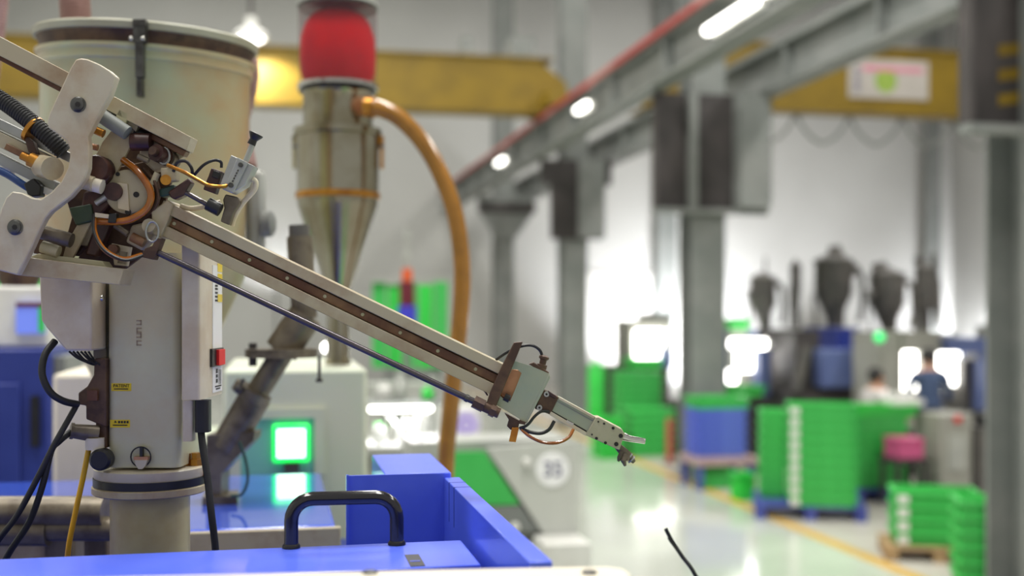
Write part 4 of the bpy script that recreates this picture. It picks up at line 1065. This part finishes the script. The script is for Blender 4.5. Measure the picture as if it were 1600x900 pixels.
# control box on the pillar's right
CB = column('control_box', M_boxwhite, 283, 312, 1.70, 1.832, 350, 625, 0.004)
sx = W(312, 0, 1.70); sxr = (sx - W(800, 0, 1.70)).dot(RIGHT)
def side(y0_, y1_, d0, d1, th, nm, mm, parent, out=0.0):
    """thin plate on the box's right face between depths d0 and d1, rows given at depth (d0+d1)/2"""
    dm = (d0 + d1) / 2; z1_, z0_ = ZZ(y0_, dm), ZZ(y1_, dm)
    c_ = RIGHT * (sxr + out + th / 2) + FWD * dm + UP * (z0_ + z1_) / 2
    return MB().obox(c_, RIGHT * th / 2, FWD * (d1 - d0) / 2, UP * (z1_ - z0_) / 2).build(nm, mm, parent)
st = side(415, 612, 1.772, 1.828, 0.0008, 'label_strip', M_card, CB)
fr = side(544, 572, 1.757, 1.826, 0.004, 'switch_frame', M_black, CB)
side(546, 570, 1.782, 1.82, 0.004, 'rocker_switch', M_red, fr, 0.004)
for y0_, y1_ in ((412, 425), (428, 442), (460, 472)): side(y0_, y1_, 1.80, 1.828, 0.0005, 'yellow_mark', M_yellow, st, 0.0008)
for k, y0_ in enumerate((445, 450, 456, 462, 468)): side(y0_, y0_ + 3, 1.785, 1.80, 0.0005, 'black_mark', M_ink, st, 0.0008)
for k, (y0_, y1_, a_, b_) in enumerate(((576, 583, 1.79, 1.80), (585, 590, 1.79, 1.80), (592, 598, 1.79, 1.80), (577, 600, 1.808, 1.811), (577, 600, 1.817, 1.82), (602, 604, 1.785, 1.822), (606, 608, 1.79, 1.815))):
    side(y0_, y1_, a_, b_, 0.0005, 'black_mark', M_ink, st, 0.0008)
pg = column('cable_plug', M_black, 303, 325, 1.735, 1.76, 626, 676, 0.006)
hose([(314, 672, 1.748), (317, 700, 1.74), (324, 745, 1.73), (330, 800, 1.72), (336, 850, 1.72), (338, 885, 1.72)], 0.0056, n=12).build('power_cable', M_rubber, RB)
column('white_connector', M_boxwhite, 284, 300, 1.735, 1.76, 626, 690, 0.004)
# white junction box on the left
z_ = 1.70
JB = MB().prism([W(px, py, z_) for px, py in ((60, 410), (143, 410), (143, 548), (103, 548), (72, 512), (64, 500))], FWD * 0.062).build('junction_box', M_boxwhite, RB, bevel=0.003)
MB().ball(W(158, 466, 1.74), 0.005).build('box_screw', M_chrome, JB)
MB().pbox(146, 410, 166, 560, 1.765, 0.06).build('box_bracket', M_grime, RB)
for k in range(6):
    hose([(108 + k * 6, 549, 1.712 + k * 0.006), (122 + k * 5, 560 + (k % 3), 1.715 + k * 0.006), (140 + k * 3, 567 + (k % 2) * 2, 1.735), (163, 571 + (k % 3) * 2, 1.752)], 0.0017, n=8).build('tube', M_rubber, RB)
hose([(86, 533, 1.72), (70, 555, 1.70), (66, 585, 1.69), (78, 612, 1.69), (98, 626, 1.70), (122, 632, 1.72)], 0.0054, n=12).build('thick_hose', M_rubber, RB)
# solenoid valves and elbows left of the pillar
m = MB(); m.pprism([(147, 560), (166, 560), (166, 668), (134, 655), (134, 634), (122, 632), (122, 614), (136, 604), (146, 586)], 1.735, 0.05); SV = m.build('solenoid_valve', M_rust, RB, bevel=0.002)
MB().pbox(136, 610, 152, 626, 1.73, 0.01).build('valve_plate', M_brown, SV)
MB().cyl(W(110, 673, 1.72), W(152, 678, 1.74), 0.0105, 0.0135, n=20).build('valve_coil', M_grime, RB)
MB().cyl(W(110, 673, 1.72), W(115, 673.5, 1.722), 0.0125, n=20).build('coil_collar', M_grime, RB)
MB().cyl(W(148, 684, 1.735), W(148, 702, 1.735), 0.014, n=20).build('regulator_bowl', M_creamw, RB)
MB().pbox(150, 655, 166, 700, 1.74, 0.03).build('valve_bracket', M_rust, RB)
kb = MB().lathe(W(155, 719, 1.715), FWD, [(0.013, 0), (0.0165, 0.003), (0.0165, 0.02), (0.012, 0.022), (0.006, 0.05)], 28).build('black_knob', M_black, RB)
hose([(118, 636, 1.72), (100, 668, 1.70), (82, 700, 1.69), (62, 740, 1.685), (30, 800, 1.68), (2, 838, 1.68), (-30, 880, 1.70)], 0.0044, n=12).build('black_cable', M_rubber, RB)
hose([(110, 675, 1.72), (92, 690, 1.70), (80, 705, 1.695), (66, 760, 1.69), (46, 815, 1.69), (18, 858, 1.69), (0, 890, 1.7)], 0.0048, n=12).build('black_cable', M_rubber, RB)
hose([(139, 700, 1.735), (130, 745, 1.74), (118, 800, 1.74), (108, 850, 1.74), (104, 890, 1.75)], 0.0042, n=12).build('yellow_air_hose', M_yhose, RB)

# ---- head: cast side plate in front
out = [(118, 93), (126, 91), (136, 92), (155, 100), (171, 110), (182, 120), (172, 149), (152, 184), (137, 213), (139, 228), (138, 262), (134, 276), (125, 290), (110, 307), (92, 321), (79, 331), (70, 342), (60, 362), (50, 385), (40, 405), (27, 430), (0, 423), (-14, 420), (-18, 400), (-10, 365), (2, 325), (9, 309), (19, 299), (34, 301), (50, 309), (64, 311), (80, 300), (96, 283), (106, 262), (109, 245), (108, 229), (103, 219), (88, 208), (76, 200), (73, 191), (77, 177), (96, 136), (110, 106)]
SP = MB().pprism(out, 1.60, 0.016).build('side_plate', M_cream2, RB, bevel=0.0018)
for px, py in ((121.5, 163), (23, 355)):
    b_ = MB().lathe(W(px, py, 1.598), FWD, [(0.0075, -0.004), (0.0092, -0.003), (0.0095, 0.0), (0.0112, 0.001), (0.0112, 0.003)], 28).build('plate_bolt', M_bolt, SP)
    MB().lathe(W(px, py, 1.594), FWD, [(0.004, -0.0006), (0.004, 0.002)], 6).build('hex_socket', M_ink, SP)
# upper and lower rails
def bar(pix, d0, t, nm, mm, parent=RB, bev=0.001): return MB().pprism(pix, d0, t).build(nm, mm, parent, bevel=bev)
UR = bar([(-30, 41), (299, 214), (291, 235), (-30, 72)], 1.64, 0.035, 'upper_rail', M_cream)
bar([(170, 151), (288, 232), (270, 238), (160, 172)], 1.66, 0.02, 'upper_rail_lip', M_rust, UR)
bar([(-30, 72), (291, 236), (286, 244), (-30, 79)], 1.655, 0.02, 'rail_seam', M_brown, UR)
LR = bar([(40, 402), (193, 420), (186, 445), (27, 430)], 1.62, 0.05, 'lower_rail', M_cream)
bar([(60, 396), (160, 408), (166, 417), (46, 402)], 1.64, 0.03, 'lower_rail_lip', M_beige, LR)
# middle plate
bar([(196, 192), (218, 196), (216, 204), (112, 406), (97, 405), (104, 380), (150, 300), (146, 250), (160, 222), (180, 196)], 1.655, 0.006, 'middle_plate', M_cream, bev=0.0006)
# rear plate, dark brown to darken the gaps between the head parts
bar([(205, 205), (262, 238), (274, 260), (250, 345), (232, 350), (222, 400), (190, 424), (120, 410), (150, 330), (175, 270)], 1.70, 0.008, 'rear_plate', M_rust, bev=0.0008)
# stand-offs
def rod(a, b, r, nm, mm, parent=RB, d0=1.63, d1=None, n=20): return MB().cyl(W(a[0], a[1], d0), W(b[0], b[1], d1 or d0), r, n=n).build(nm, mm, parent)
rod((157, 180), (199, 208), 0.0105, 'stand_off', M_steelgrey, d0=1.637)
bar([(180, 183), (186, 170), (201, 178), (196, 194)], 1.64, 0.01, 'hex_nut', M_beige)
bar([(172, 180), (176, 166), (186, 170), (180, 184)], 1.642, 0.01, 'clamp_block', M_ink)
bar([(196, 194), (203, 181), (219, 190), (212, 206)], 1.645, 0.012, 'hex_nut', M_grime)
rod((148, 203), (162, 209), 0.006, 'brass_pin', M_brass, d0=1.63)
rod((140, 228), (153, 231), 0.0045, 'copper_pin', M_peach, d0=1.63)
rod((64, 362), (112, 376), 0.0105, 'stand_off', M_grime, d0=1.632)
rod((66, 385), (92, 394), 0.009, 'stand_off', M_beige, d0=1.64)
rod((128, 283), (146, 288), 0.011, 'spacer', M_cream, d0=1.625)
rod((142, 287), (160, 292), 0.0105, 'spacer', M_creamw, d0=1.63)
# dark solenoid lump behind the plate
MB().lathe(W(157, 266, 1.648), FWD, [(0.018, -0.022), (0.02, -0.018), (0.02, 0.005)], 24).build('damper', M_darkred, RB)
bar([(141, 250), (168, 247), (172, 275), (160, 290), (140, 278)], 1.634, 0.02, 'damper_bracket', M_darkred, bev=0.003)
bar([(130, 300), (168, 290), (172, 318), (150, 345), (122, 348)], 1.652, 0.02, 'valve_body', M_darkred, bev=0.003)
bar([(107, 325), (142, 318), (146, 345), (118, 352)], 1.647, 0.02, 'green_coil', mat('dark_green_coil', (44, 62, 44), 0.5, rgb2=(58, 74, 52), scale=20), bev=0.002)
bar([(150, 345), (176, 340), (150, 402), (132, 398)], 1.66, 0.02, 'lower_damper', M_darkred, bev=0.003)
bar([(120, 352), (150, 350), (136, 385), (108, 380)], 1.66, 0.02, 'lower_bracket', M_grime, bev=0.002)
# swing bearing disc with holes
sb = MB().lathe(W(200, 300, 1.655), FWD, [(0.029, -0.006), (0.032, -0.004), (0.032, 0.02)], 40).build('bearing_disc', M_cream, RB)
bar([(183, 285), (199, 287), (202, 330), (184, 326)], 1.646, 0.003, 'disc_clip', M_boxwhite, sb, 0.0005)
for px, py, rr in ((213, 304, 0.0042), (200, 331, 0.0042), (184, 272, 0.003)): MB().lathe(W(px, py, 1.6485), FWD, [(rr, -0.001), (rr, 0.002)], 16).build('disc_screw', M_ink, sb)
MB().lathe(W(176, 299, 1.64), FWD, [(0.013, 0), (0.013, 0.014)], 24).build('maroon_boss', M_darkred, RB)
# amber air hoses
hose([(193, 250, 1.655), (212, 265, 1.64), (228, 285, 1.636), (236, 305, 1.636), (230, 325, 1.638), (212, 339, 1.636), (190, 346, 1.636), (150, 346, 1.64)], 0.0052, n=12).build('amber_hose', M_amber, RB)
hose([(226, 262, 1.66), (242, 285, 1.645), (247, 308, 1.645), (240, 328, 1.65), (226, 342, 1.655)], 0.0026, n=10).build('clear_hose', M_rust, RB)
hose([(148, 340, 1.635), (148, 362, 1.625), (158, 384, 1.62), (174, 398, 1.62), (196, 405, 1.625), (222, 398, 1.64)], 0.0036, n=10).build('amber_hose', M_amber, RB)
hose([(146, 335, 1.632), (146, 360, 1.622), (156, 383, 1.616), (173, 398, 1.616), (197, 406.5, 1.62), (224, 399, 1.638)], 0.0022, n=8).build('black_tube', M_black, RB)
bar([(170, 334), (182, 333), (180, 348), (168, 348)], 1.628, 0.012, 'hose_clip', M_black, bev=0.001)
bar([(148, 332), (176, 336), (175, 342), (148, 339)], 1.63, 0.005, 'white_tie', M_boxwhite, bev=0.0005)
# cylinders, upper right of the head
rod((206, 222), (236, 222), 0.013, 'shock_absorber', M_darkred, d0=1.652); rod((212, 208), (236, 218), 0.010, 'shock_absorber', M_black, d0=1.66)
bar([(222, 213), (250, 222), (262, 262), (240, 268), (216, 245)], 1.668, 0.02, 'cast_arm', M_cream2, bev=0.003)
MB().cyl(W(243, 238, 1.642), W(262, 247, 1.67), 0.0125, n=24).build('cylinder_cap', M_darkred, RB)
MB().cyl(W(238, 235, 1.634), W(243, 238, 1.642), 0.0065, n=16).build('cylinder_rod', M_rust, RB)
MB().tube([W(256 + 9 * math.cos(a), 243.5 + 13 * math.sin(a), 1.650) for a in [k * 0.449 for k in range(14)]], 0.0016, 8, closed=True).build('snap_ring', M_alum, RB)
MB().cyl(W(262, 247, 1.662), W(272, 252, 1.68), 0.0115, n=24).build('cylinder_end', M_grime, RB)
bar([(258, 214), (299, 236), (280, 250), (262, 240)], 1.672, 0.012, 'rail_end_block', M_beige, bev=0.001)
bar([(250, 262), (276, 262), (275, 282), (252, 284)], 1.64, 0.02, 'manifold', M_cream, bev=0.002)
MB().cyl(W(259, 281, 1.633), W(259, 281, 1.645), 0.0075, n=20).build('brass_plug', M_brass, RB)
bar([(262, 300), (294, 278), (299, 285), (286, 306), (272, 312), (266, 308)], 1.645, 0.02, 'dark_valve', M_darkred, bev=0.002)
bar([(246, 296), (272, 288), (270, 304), (250, 308)], 1.65, 0.02, 'teal_valve', mat('dark_teal', (36, 62, 58), 0.5, rgb2=(46, 74, 66), scale=20), bev=0.002)
hose([(271, 268, 1.64), (277, 254, 1.634), (290, 252, 1.632), (299, 262, 1.634), (301, 275, 1.645)], 0.0024, n=10).build('black_tube', M_black, RB)
hose([(303, 274, 1.645), (318, 258, 1.638), (334, 250.5, 1.638), (345, 253, 1.64), (346, 262, 1.642)], 0.0022, n=10).build('black_tube', M_black, RB)
hose([(262, 258, 1.64), (286, 268, 1.63), (306, 279, 1.628), (325, 289, 1.63), (345, 291.5, 1.63), (360, 289, 1.64)], 0.0028, n=10).build('amber_hose', M_brass, RB)
# cast clamp holding the arm
bar([(236, 330), (262, 312), (270, 318), (262, 345), (250, 372), (238, 366)], 1.648, 0.05, 'arm_clamp', M_cream, bev=0.002)
bar([(205, 352), (240, 344), (246, 362), (222, 392), (196, 378)], 1.662, 0.02, 'pivot_block', M_cream, bev=0.003)
rod((206, 370), (226, 380), 0.007, 'pivot_pin', M_brown, d0=1.645); MB().cyl(W(232, 352, 1.64), W(238, 356, 1.655), 0.010, n=20).build('pivot_boss', M_cream, RB)
MB().tube([W(238 + 10 * math.cos(a), 362 + 16 * math.sin(a), 1.636) for a in [k * 0.449 for k in range(14)]], 0.0016, 8, closed=True).build('rod_ring', M_alum, RB)
bar([(242, 372), (253, 372), (240, 406), (222, 402), (226, 388), (238, 384)], 1.635, 0.02, 'rod_block', M_rust, bev=0.001)
bar([(174, 380), (204, 386), (198, 416), (178, 414)], 1.675, 0.01, 'lower_lug', M_boxwhite, bev=0.001)
# ---- needle valve assembly on the right
NV = bar([(361, 242), (397, 259), (383, 289), (362, 302), (348, 296), (344, 288)], 1.64, 0.028, 'flow_valve', M_alum, bev=0.001)
bar([(371, 246), (387, 254), (364, 301), (350, 294)], 1.634, 0.006, 'valve_face', M_greyp, NV, 0.0006)
MB().lathe(W(375.5, 257.5, 1.631), FWD, [(0.0034, 0), (0.0034, 0.003)], 16).build('valve_screw', M_bolt, NV)
MB().lathe(W(360, 289, 1.630), FWD, [(0.0036, 0), (0.0036, 0.004)], 16).build('valve_port', M_bolt, NV)
m = MB()
for k in range(5):
    m.pprism([(371.5 - k * 2.0, 264.5 + k * 4.1), (373.5 - k * 2.0, 265.5 + k * 4.1), (372 - k * 2.0, 268.3 + k * 4.1), (370 - k * 2.0, 267.3 + k * 4.1)], 1.6335, 0.0005)
m.build('valve_marks', M_bolt, NV)
rod((384, 252), (395, 225), 0.0042, 'valve_stem', M_alum, NV, 1.65)
MB().lathe(W(392.5, 226, 1.65), (W(401, 208, 1.65) - W(392.5, 226, 1.65)), [(0.0062, 0), (0.0055, 0.008), (0.0075, 0.011), (0.0105, 0.0155), (0.0105, 0.0175), (0.004, 0.0185)], 24).build('valve_knob', M_black, NV)
bar([(330, 262), (347, 268), (336, 303), (317, 296), (321, 285), (325, 276)], 1.645, 0.018, 'sensor_block', M_darkred, bev=0.0015)
bar([(334, 266), (345, 270), (341, 280), (330, 276)], 1.641, 0.006, 'sensor_cap', M_black, bev=0.001)
rod((288, 300), (328, 322), 0.0036, 'damper_rod', M_rodm, d0=1.65); MB().cyl(W(325, 318.5, 1.65), W(344, 328.5, 1.65), 0.0098, n=24).build('rubber_stop', M_black, RB)
bar([(352, 303), (372, 308), (376, 318), (366, 332), (358, 352), (344, 346), (350, 325), (348, 312)], 1.66, 0.018, 'valve_post', M_grime, bev=0.002)
hose([(390, 278, 1.665), (399, 284, 1.668), (397, 297, 1.668), (380, 316, 1.67), (368, 335, 1.672), (362, 352, 1.676)], 0.0042, n=12).build('grey_hose', M_boxwhite, RB)
hose([(282, 322, 1.668), (300, 326, 1.668), (325, 322, 1.668), (345, 316, 1.67)], 0.004, n=12).build('grey_hose', M_boxwhite, RB)
# ---- left actuators behind the side plate
def strip(a, b, w, d0, t, nm, mm, parent=RB):
    A_, B_ = Vector(a), Vector(b); u_ = (B_ - A_).normalized(); n_ = Vector((-u_.y, u_.x)) * w / 2
    return bar([tuple(A_ - n_), tuple(B_ - n_), tuple(B_ + n_), tuple(A_ + n_)], d0, t, nm, mm, parent, 0.0008)
strip((-30, 180), (112, 248), 14, 1.66, 0.03, 'slide_bar', M_alum)
strip((-30, 204), (70, 252), 22, 1.65, 0.03, 'actuator', M_cream)
strip((8, 228), (46, 247), 10, 1.642, 0.012, 'actuator_label', M_brown)
strip((-30, 234), (85, 292), 16, 1.655, 0.03, 'slide_bar', M_greyp)
strip((-30, 262), (16, 268), 10, 1.668, 0.02, 'white_bar', M_white)
hose([(-20, 258, 1.64), (10, 272, 1.64), (35, 288, 1.64), (60, 303, 1.645)], 0.0055, n=12).build('blue_tube', mat('dark_blue_tube', (30, 58, 110), 0.3, rgb2=(36, 66, 118), scale=9), RB)
bar([(36, 287), (52, 278), (64, 290), (62, 306), (44, 308)], 1.634, 0.02, 'hose_clamp', M_black, bev=0.002)
strip((60, 293), (82, 303), 10, 1.645, 0.01, 'white_bar', M_white)
MB().cyl(W(34, 243, 1.628), W(52, 252, 1.628), 0.006, n=18).build('brass_fitting', M_brass, RB)
MB().cyl(W(47, 249, 1.628), W(66, 258, 1.628), 0.0105, n=24).build('brass_collar', M_brass, RB)
MB().cyl(W(66, 260, 1.635), W(82, 263.5, 1.612), 0.0165, n=32).build('cylinder_end_cap', M_cream, RB)
duct([(-30, 138, 1.66), (0, 155, 1.655), (30, 176, 1.65), (55, 196, 1.645), (80, 218, 1.645), (100, 238, 1.65)], 14 * 1.65 / F_PX, 'corrugated_conduit', RB, M_rubber, pitch=0.0045)
gp = spline([W(p[0], p[1], 1.65) for p in ((60, 186), (48, 202), (40, 222))], 6)
a_ = W(48, 200, 1.65); ax_ = (W(60, 209, 1.65) - W(44, 197, 1.65)).normalized()
MB().lathe(a_, ax_, [(0.0165, 0), (0.0205, 0.001), (0.0205, 0.007), (0.0165, 0.008)], 28).build('brass_gland', M_brass, RB)
bar([(36, 208), (52, 222), (58, 240), (44, 238)], 1.64, 0.012, 'gland_bracket', M_rust, bev=0.001)

# ---- the arm
def A(t_, s_): return (262 + 528 * t_ - 20 * s_, 316 + 255 * t_ + 42 * s_)
def astrip(t0, t1, s0, s1, d0, th, nm, mm, parent=RB, bev=0.0008): return bar([A(t0, s0), A(t1, s0), A(t1, s1), A(t0, s1)], d0, th, nm, mm, parent, bev)
AR = astrip(-0.012, 1.0, 0.0, 0.36, 1.655, 0.045, 'arm_upper_bar', M_cream)
astrip(-0.012, 1.0, 0.73, 1.10, 1.655, 0.045, 'arm_lower_bar', M_cream)
astrip(-0.012, 0.995, 0.34, 0.75, 1.676, 0.02, 'arm_web', M_grime)
GR = astrip(-0.005, 0.995, 0.40, 0.70, 1.664, 0.012, 'guide_rail', M_brown)
for k in range(9):
    t_ = 0.04 + k * 0.1115
    x_, y_ = A(t_, 0.55); MB().lathe(W(x_, y_, 1.6635), FWD, [(0.0024, -0.0006), (0.0028, 0), (0.0028, 0.002)], 14).build('rail_bolt', M_beige, GR)
PR = rod((243, 393), (744, 629), 0.0046, 'push_rod', M_rodm, d0=1.645, n=20)
MB().cyl(W(727, 621, 1.645), W(732, 623.5, 1.645), 0.0056, n=16).build('rod_collar', M_bolt, PR)
# end clamp and bracket
EC = bar([(803, 535), (817, 534), (812, 546), (770, 648), (756, 642), (766, 612), (784, 572)], 1.642, 0.014, 'end_clamp', M_rust, bev=0.001)
MB().cyl(W(740, 627, 1.645), W(756, 635, 1.645), 0.0098, n=6).build('rod_nut', M_rust, EC)
MB().cyl(W(756, 635, 1.645), W(780, 646, 1.645), 0.0075, n=18).build('rod_end', M_rust, EC)
MB().cyl(W(766, 640, 1.645), W(774, 644, 1.645), 0.0095, n=6).build('lock_nut', M_rust, EC)
outer = [(804, 564), (830, 572), (858, 584), (856, 596), (842, 622), (820, 660), (796, 645), (771, 630), (780, 604)]
inner = [(800, 578), (808, 578), (816, 582), (814, 590), (806, 606), (796, 627), (790, 626), (782, 620), (788, 602)]
outer = [(804, 564), (830, 572), (858, 584), (842, 622), (820, 660), (796, 645), (771, 630), (786, 600)]
inner = [(800, 577), (809, 578), (815, 583), (806, 606), (797, 627), (790, 626), (781, 618), (789, 600)]
EB = MB().ring([W(*p, 1.652) for p in outer], [W(*p, 1.652) for p in inner], FWD * 0.004).build('end_bracket', M_greenish, RB)
bar([(858, 584), (860, 590), (823, 662), (820, 660)], 1.651, 0.05, 'bracket_flange', M_greenish, bev=0.0006)
bar([(786, 574), (820, 580), (800, 632), (774, 618)], 1.672, 0.004, 'bracket_back', M_peach)
MB().cyl(W(788, 620, 1.655), W(796, 624, 1.655), 0.006, n=14).build('cable_knob', M_black, EB)
hose([(779, 612, 1.66), (782, 616, 1.656), (788, 620, 1.655)], 0.0022).build('amber_tube', M_amber, EB)
# fittings on the bracket
bar([(826, 569), (834, 566), (858, 582), (856, 588), (848, 582)], 1.655, 0.02, 'fitting_base', M_rust, bev=0.001)
MB().lathe(W(845, 579, 1.662), (RIGHT * 0.25 + UP).normalized(), [(0.0065, 0), (0.0075, 0.004), (0.0075, 0.009), (0.005, 0.01), (0.005, 0.016), (0.0075, 0.018), (0.0075, 0.021), (0.004, 0.023)], 16).build('air_fitting', M_rust, RB)
hose([(775, 562, 1.675), (795, 549, 1.668), (815, 541, 1.662), (832, 540, 1.66), (844, 548, 1.661), (848, 562, 1.662)], 0.0022, n=10).build('black_tube', M_black, RB)
hose([(726, 588, 1.668), (742, 600, 1.665), (756, 610, 1.665), (762, 618, 1.665)], 0.0012, n=8).build('thin_wire', M_rust, RB)
bar([(788, 645), (812, 658), (810, 668), (798, 672), (792, 666), (795, 656)], 1.655, 0.016, 'lower_fitting', M_rust, bev=0.001)
bar([(800, 668), (811, 668), (806, 691), (795, 690)], 1.652, 0.004, 'brass_tab', M_brass, bev=0.0005)
bar([(812, 656), (822, 660), (820, 664), (810, 662)], 1.648, 0.01, 'white_fitting', M_rust, bev=0.0005)
hose([(812, 669, 1.652), (824, 664, 1.648), (836, 650, 1.648), (846, 643, 1.65), (858, 643, 1.653)], 0.0022, n=10).build('black_tube', M_black, RB)
hose([(813, 669, 1.652), (828, 675, 1.648), (845, 677, 1.648), (858, 671, 1.648), (866, 658, 1.652)], 0.0026, n=10).build('black_tube', M_black, RB)
hose([(815, 671, 1.651), (828, 682, 1.646), (848, 691, 1.645), (870, 692, 1.645), (888, 684, 1.646), (896, 671, 1.652)], 0.0024, n=10).build('amber_hose', M_amber, RB)
# mount plate, cylinder, gripper
MP = bar([(849, 609), (873, 621), (860, 648), (836, 639)], 1.655, 0.03, 'mount_plate', M_rust, bev=0.0006)
for px, py in ((854, 616), (843, 637)):
    MB().lathe(W(px, py, 1.652), FWD, [(0.0038, 0), (0.0042, 0.001), (0.0042, 0.003)], 20).build('cap_screw', M_alum, MP)
    MB().lathe(W(px, py, 1.6512), FWD, [(0.0018, 0), (0.0018, 0.001)], 6).build('hex_socket', M_ink, MP)
bar([(856, 610), (870, 619), (868, 624), (856, 617)], 1.652, 0.004, 'red_seal', M_darkred, MP)
GC = bar([(873, 620), (931, 652), (916, 681), (858, 648)], 1.657, 0.026, 'gripper_cylinder', M_greenish, bev=0.0006)
bar([(875, 620.5), (930, 651), (928, 654.5), (873, 624)], 1.6545, 0.004, 'slot_lip', M_boxwhite, GC, 0.0004)
bar([(861, 643), (917, 676), (915, 681), (858, 648)], 1.6545, 0.004, 'slot_lip', M_boxwhite, GC, 0.0004)
bar([(871, 626), (927, 657), (926, 658.5), (870, 627.5)], 1.6565, 0.002, 'slot', M_steelgrey, GC, 0)
bar([(863, 642), (917, 673), (916, 675), (862, 643.8)], 1.6565, 0.002, 'slot', M_ink, GC, 0)
bar([(886, 656), (897, 662), (895, 666), (884, 660)], 1.6545, 0.003, 'reed_switch', M_chrome, GC, 0.0004)
GH = bar([(931, 652), (936, 652), (972, 671), (976, 678), (968, 703), (964, 702), (915, 680)], 1.654, 0.032, 'gripper_head', M_beige, bev=0.0008)
for px, py, rr in ((970, 681, .0032), (963, 694, .0032), (958, 669, .0022), (946, 692, .0022), (932, 685, .0022), (925, 679, .0013), (935, 659, .0013), (944, 662, .0016)):
    MB().lathe(W(px, py, 1.6532), FWD, [(rr, 0), (rr, 0.002)], 16).build('screw_hole', M_ink, GH)
JW = MB().tube([W(974, 682, 1.668), W(984, 685.5, 1.668), W(1008, 689.5, 1.668)], [0.0062, 0.0046, 0.0042], 14).build('upper_jaw', M_chrome, RB)
m = MB(); m.tube([W(965, 697, 1.668), W(972, 704, 1.668), (W(980, 711, 1.668)), W(991, 722, 1.668)], [0.0055, 0.0068, 0.0068, 0.003], 12)
m.tube([W(972, 706, 1.664), W(968, 716, 1.662), W(966, 721, 1.662)], [0.004, 0.004, 0.0015], 8); m.tube([W(977, 710, 1.664), W(974, 720, 1.66), W(977, 728, 1.66)], [0.005, 0.0045, 0.002], 8)
m.tube([W(981, 712, 1.664), W(981, 720, 1.66)], [0.004, 0.002], 8)
LJ = m.build('lower_jaw', M_grime, RB)
for px, py in ((982, 713), (986, 717)): MB().cyl(W(px, py, 1.668), W(px + 1.6, py + 1.6, 1.668), 0.0068, n=12).build('jaw_ridge', M_alum, LJ)
# extra dark brown plates and small pins filling gaps inside the head
bar([(176, 262), (236, 250), (250, 300), (238, 345), (196, 352), (168, 330)], 1.682, 0.012, 'dark_inner_plate', M_rust, bev=0.002)
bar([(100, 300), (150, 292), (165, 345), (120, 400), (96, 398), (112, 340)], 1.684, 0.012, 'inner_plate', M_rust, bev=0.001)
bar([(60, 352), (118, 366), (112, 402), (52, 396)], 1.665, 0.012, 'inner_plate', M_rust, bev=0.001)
for a_, b_, mm_ in (((150, 318), (168, 306), M_alum), ((206, 262), (222, 276), M_rust), ((180, 352), (200, 366), M_grime), ((216, 244), (232, 252), M_grime), ((246, 270), (238, 288), M_beige)):
    rod(a_, b_, 0.0045, 'link_pin', mm_, d0=1.648)
rod((193, 393), (190, 412), 0.006, 'link_pin', M_grime, d0=1.662)
MB().lathe(W(176, 389, 1.66), FWD, [(0.007, 0), (0.007, 0.012)], 18).build('brown_bush', M_brown, RB)
# unseen green bin added beside the camera to put a green reflection on the loader cone
gq = RIGHT * 0.95 + FWD * 0.95
t = thing('reflection_bin', (gq.x, gq.y, 0), 'unseen green bin added in the aisle for the green reflection on the loader cone', 'bin')
MB().prism([(gq.x - 0.32, gq.y - 0.4, 0.12), (gq.x + 0.32, gq.y - 0.4, 0.12), (gq.x + 0.32, gq.y + 0.4, 0.12), (gq.x - 0.32, gq.y + 0.4, 0.12)], (0, 0, 1.1)).build('body', M_green2, t, bevel=0.02)
MB().box(gq.x - 0.35, gq.x + 0.35, gq.y - 0.43, gq.y + 0.43, 1.22, 1.26).build('lid', M_green2, t, bevel=0.01)
for i in (-1, 1):
    for j in (-1, 1): MB().cyl((gq.x + i * 0.2 - 0.02, gq.y + j * 0.22, 0.06), (gq.x + i * 0.2 + 0.02, gq.y + j * 0.22, 0.06), 0.06).build('wheel', M_rubber, t)
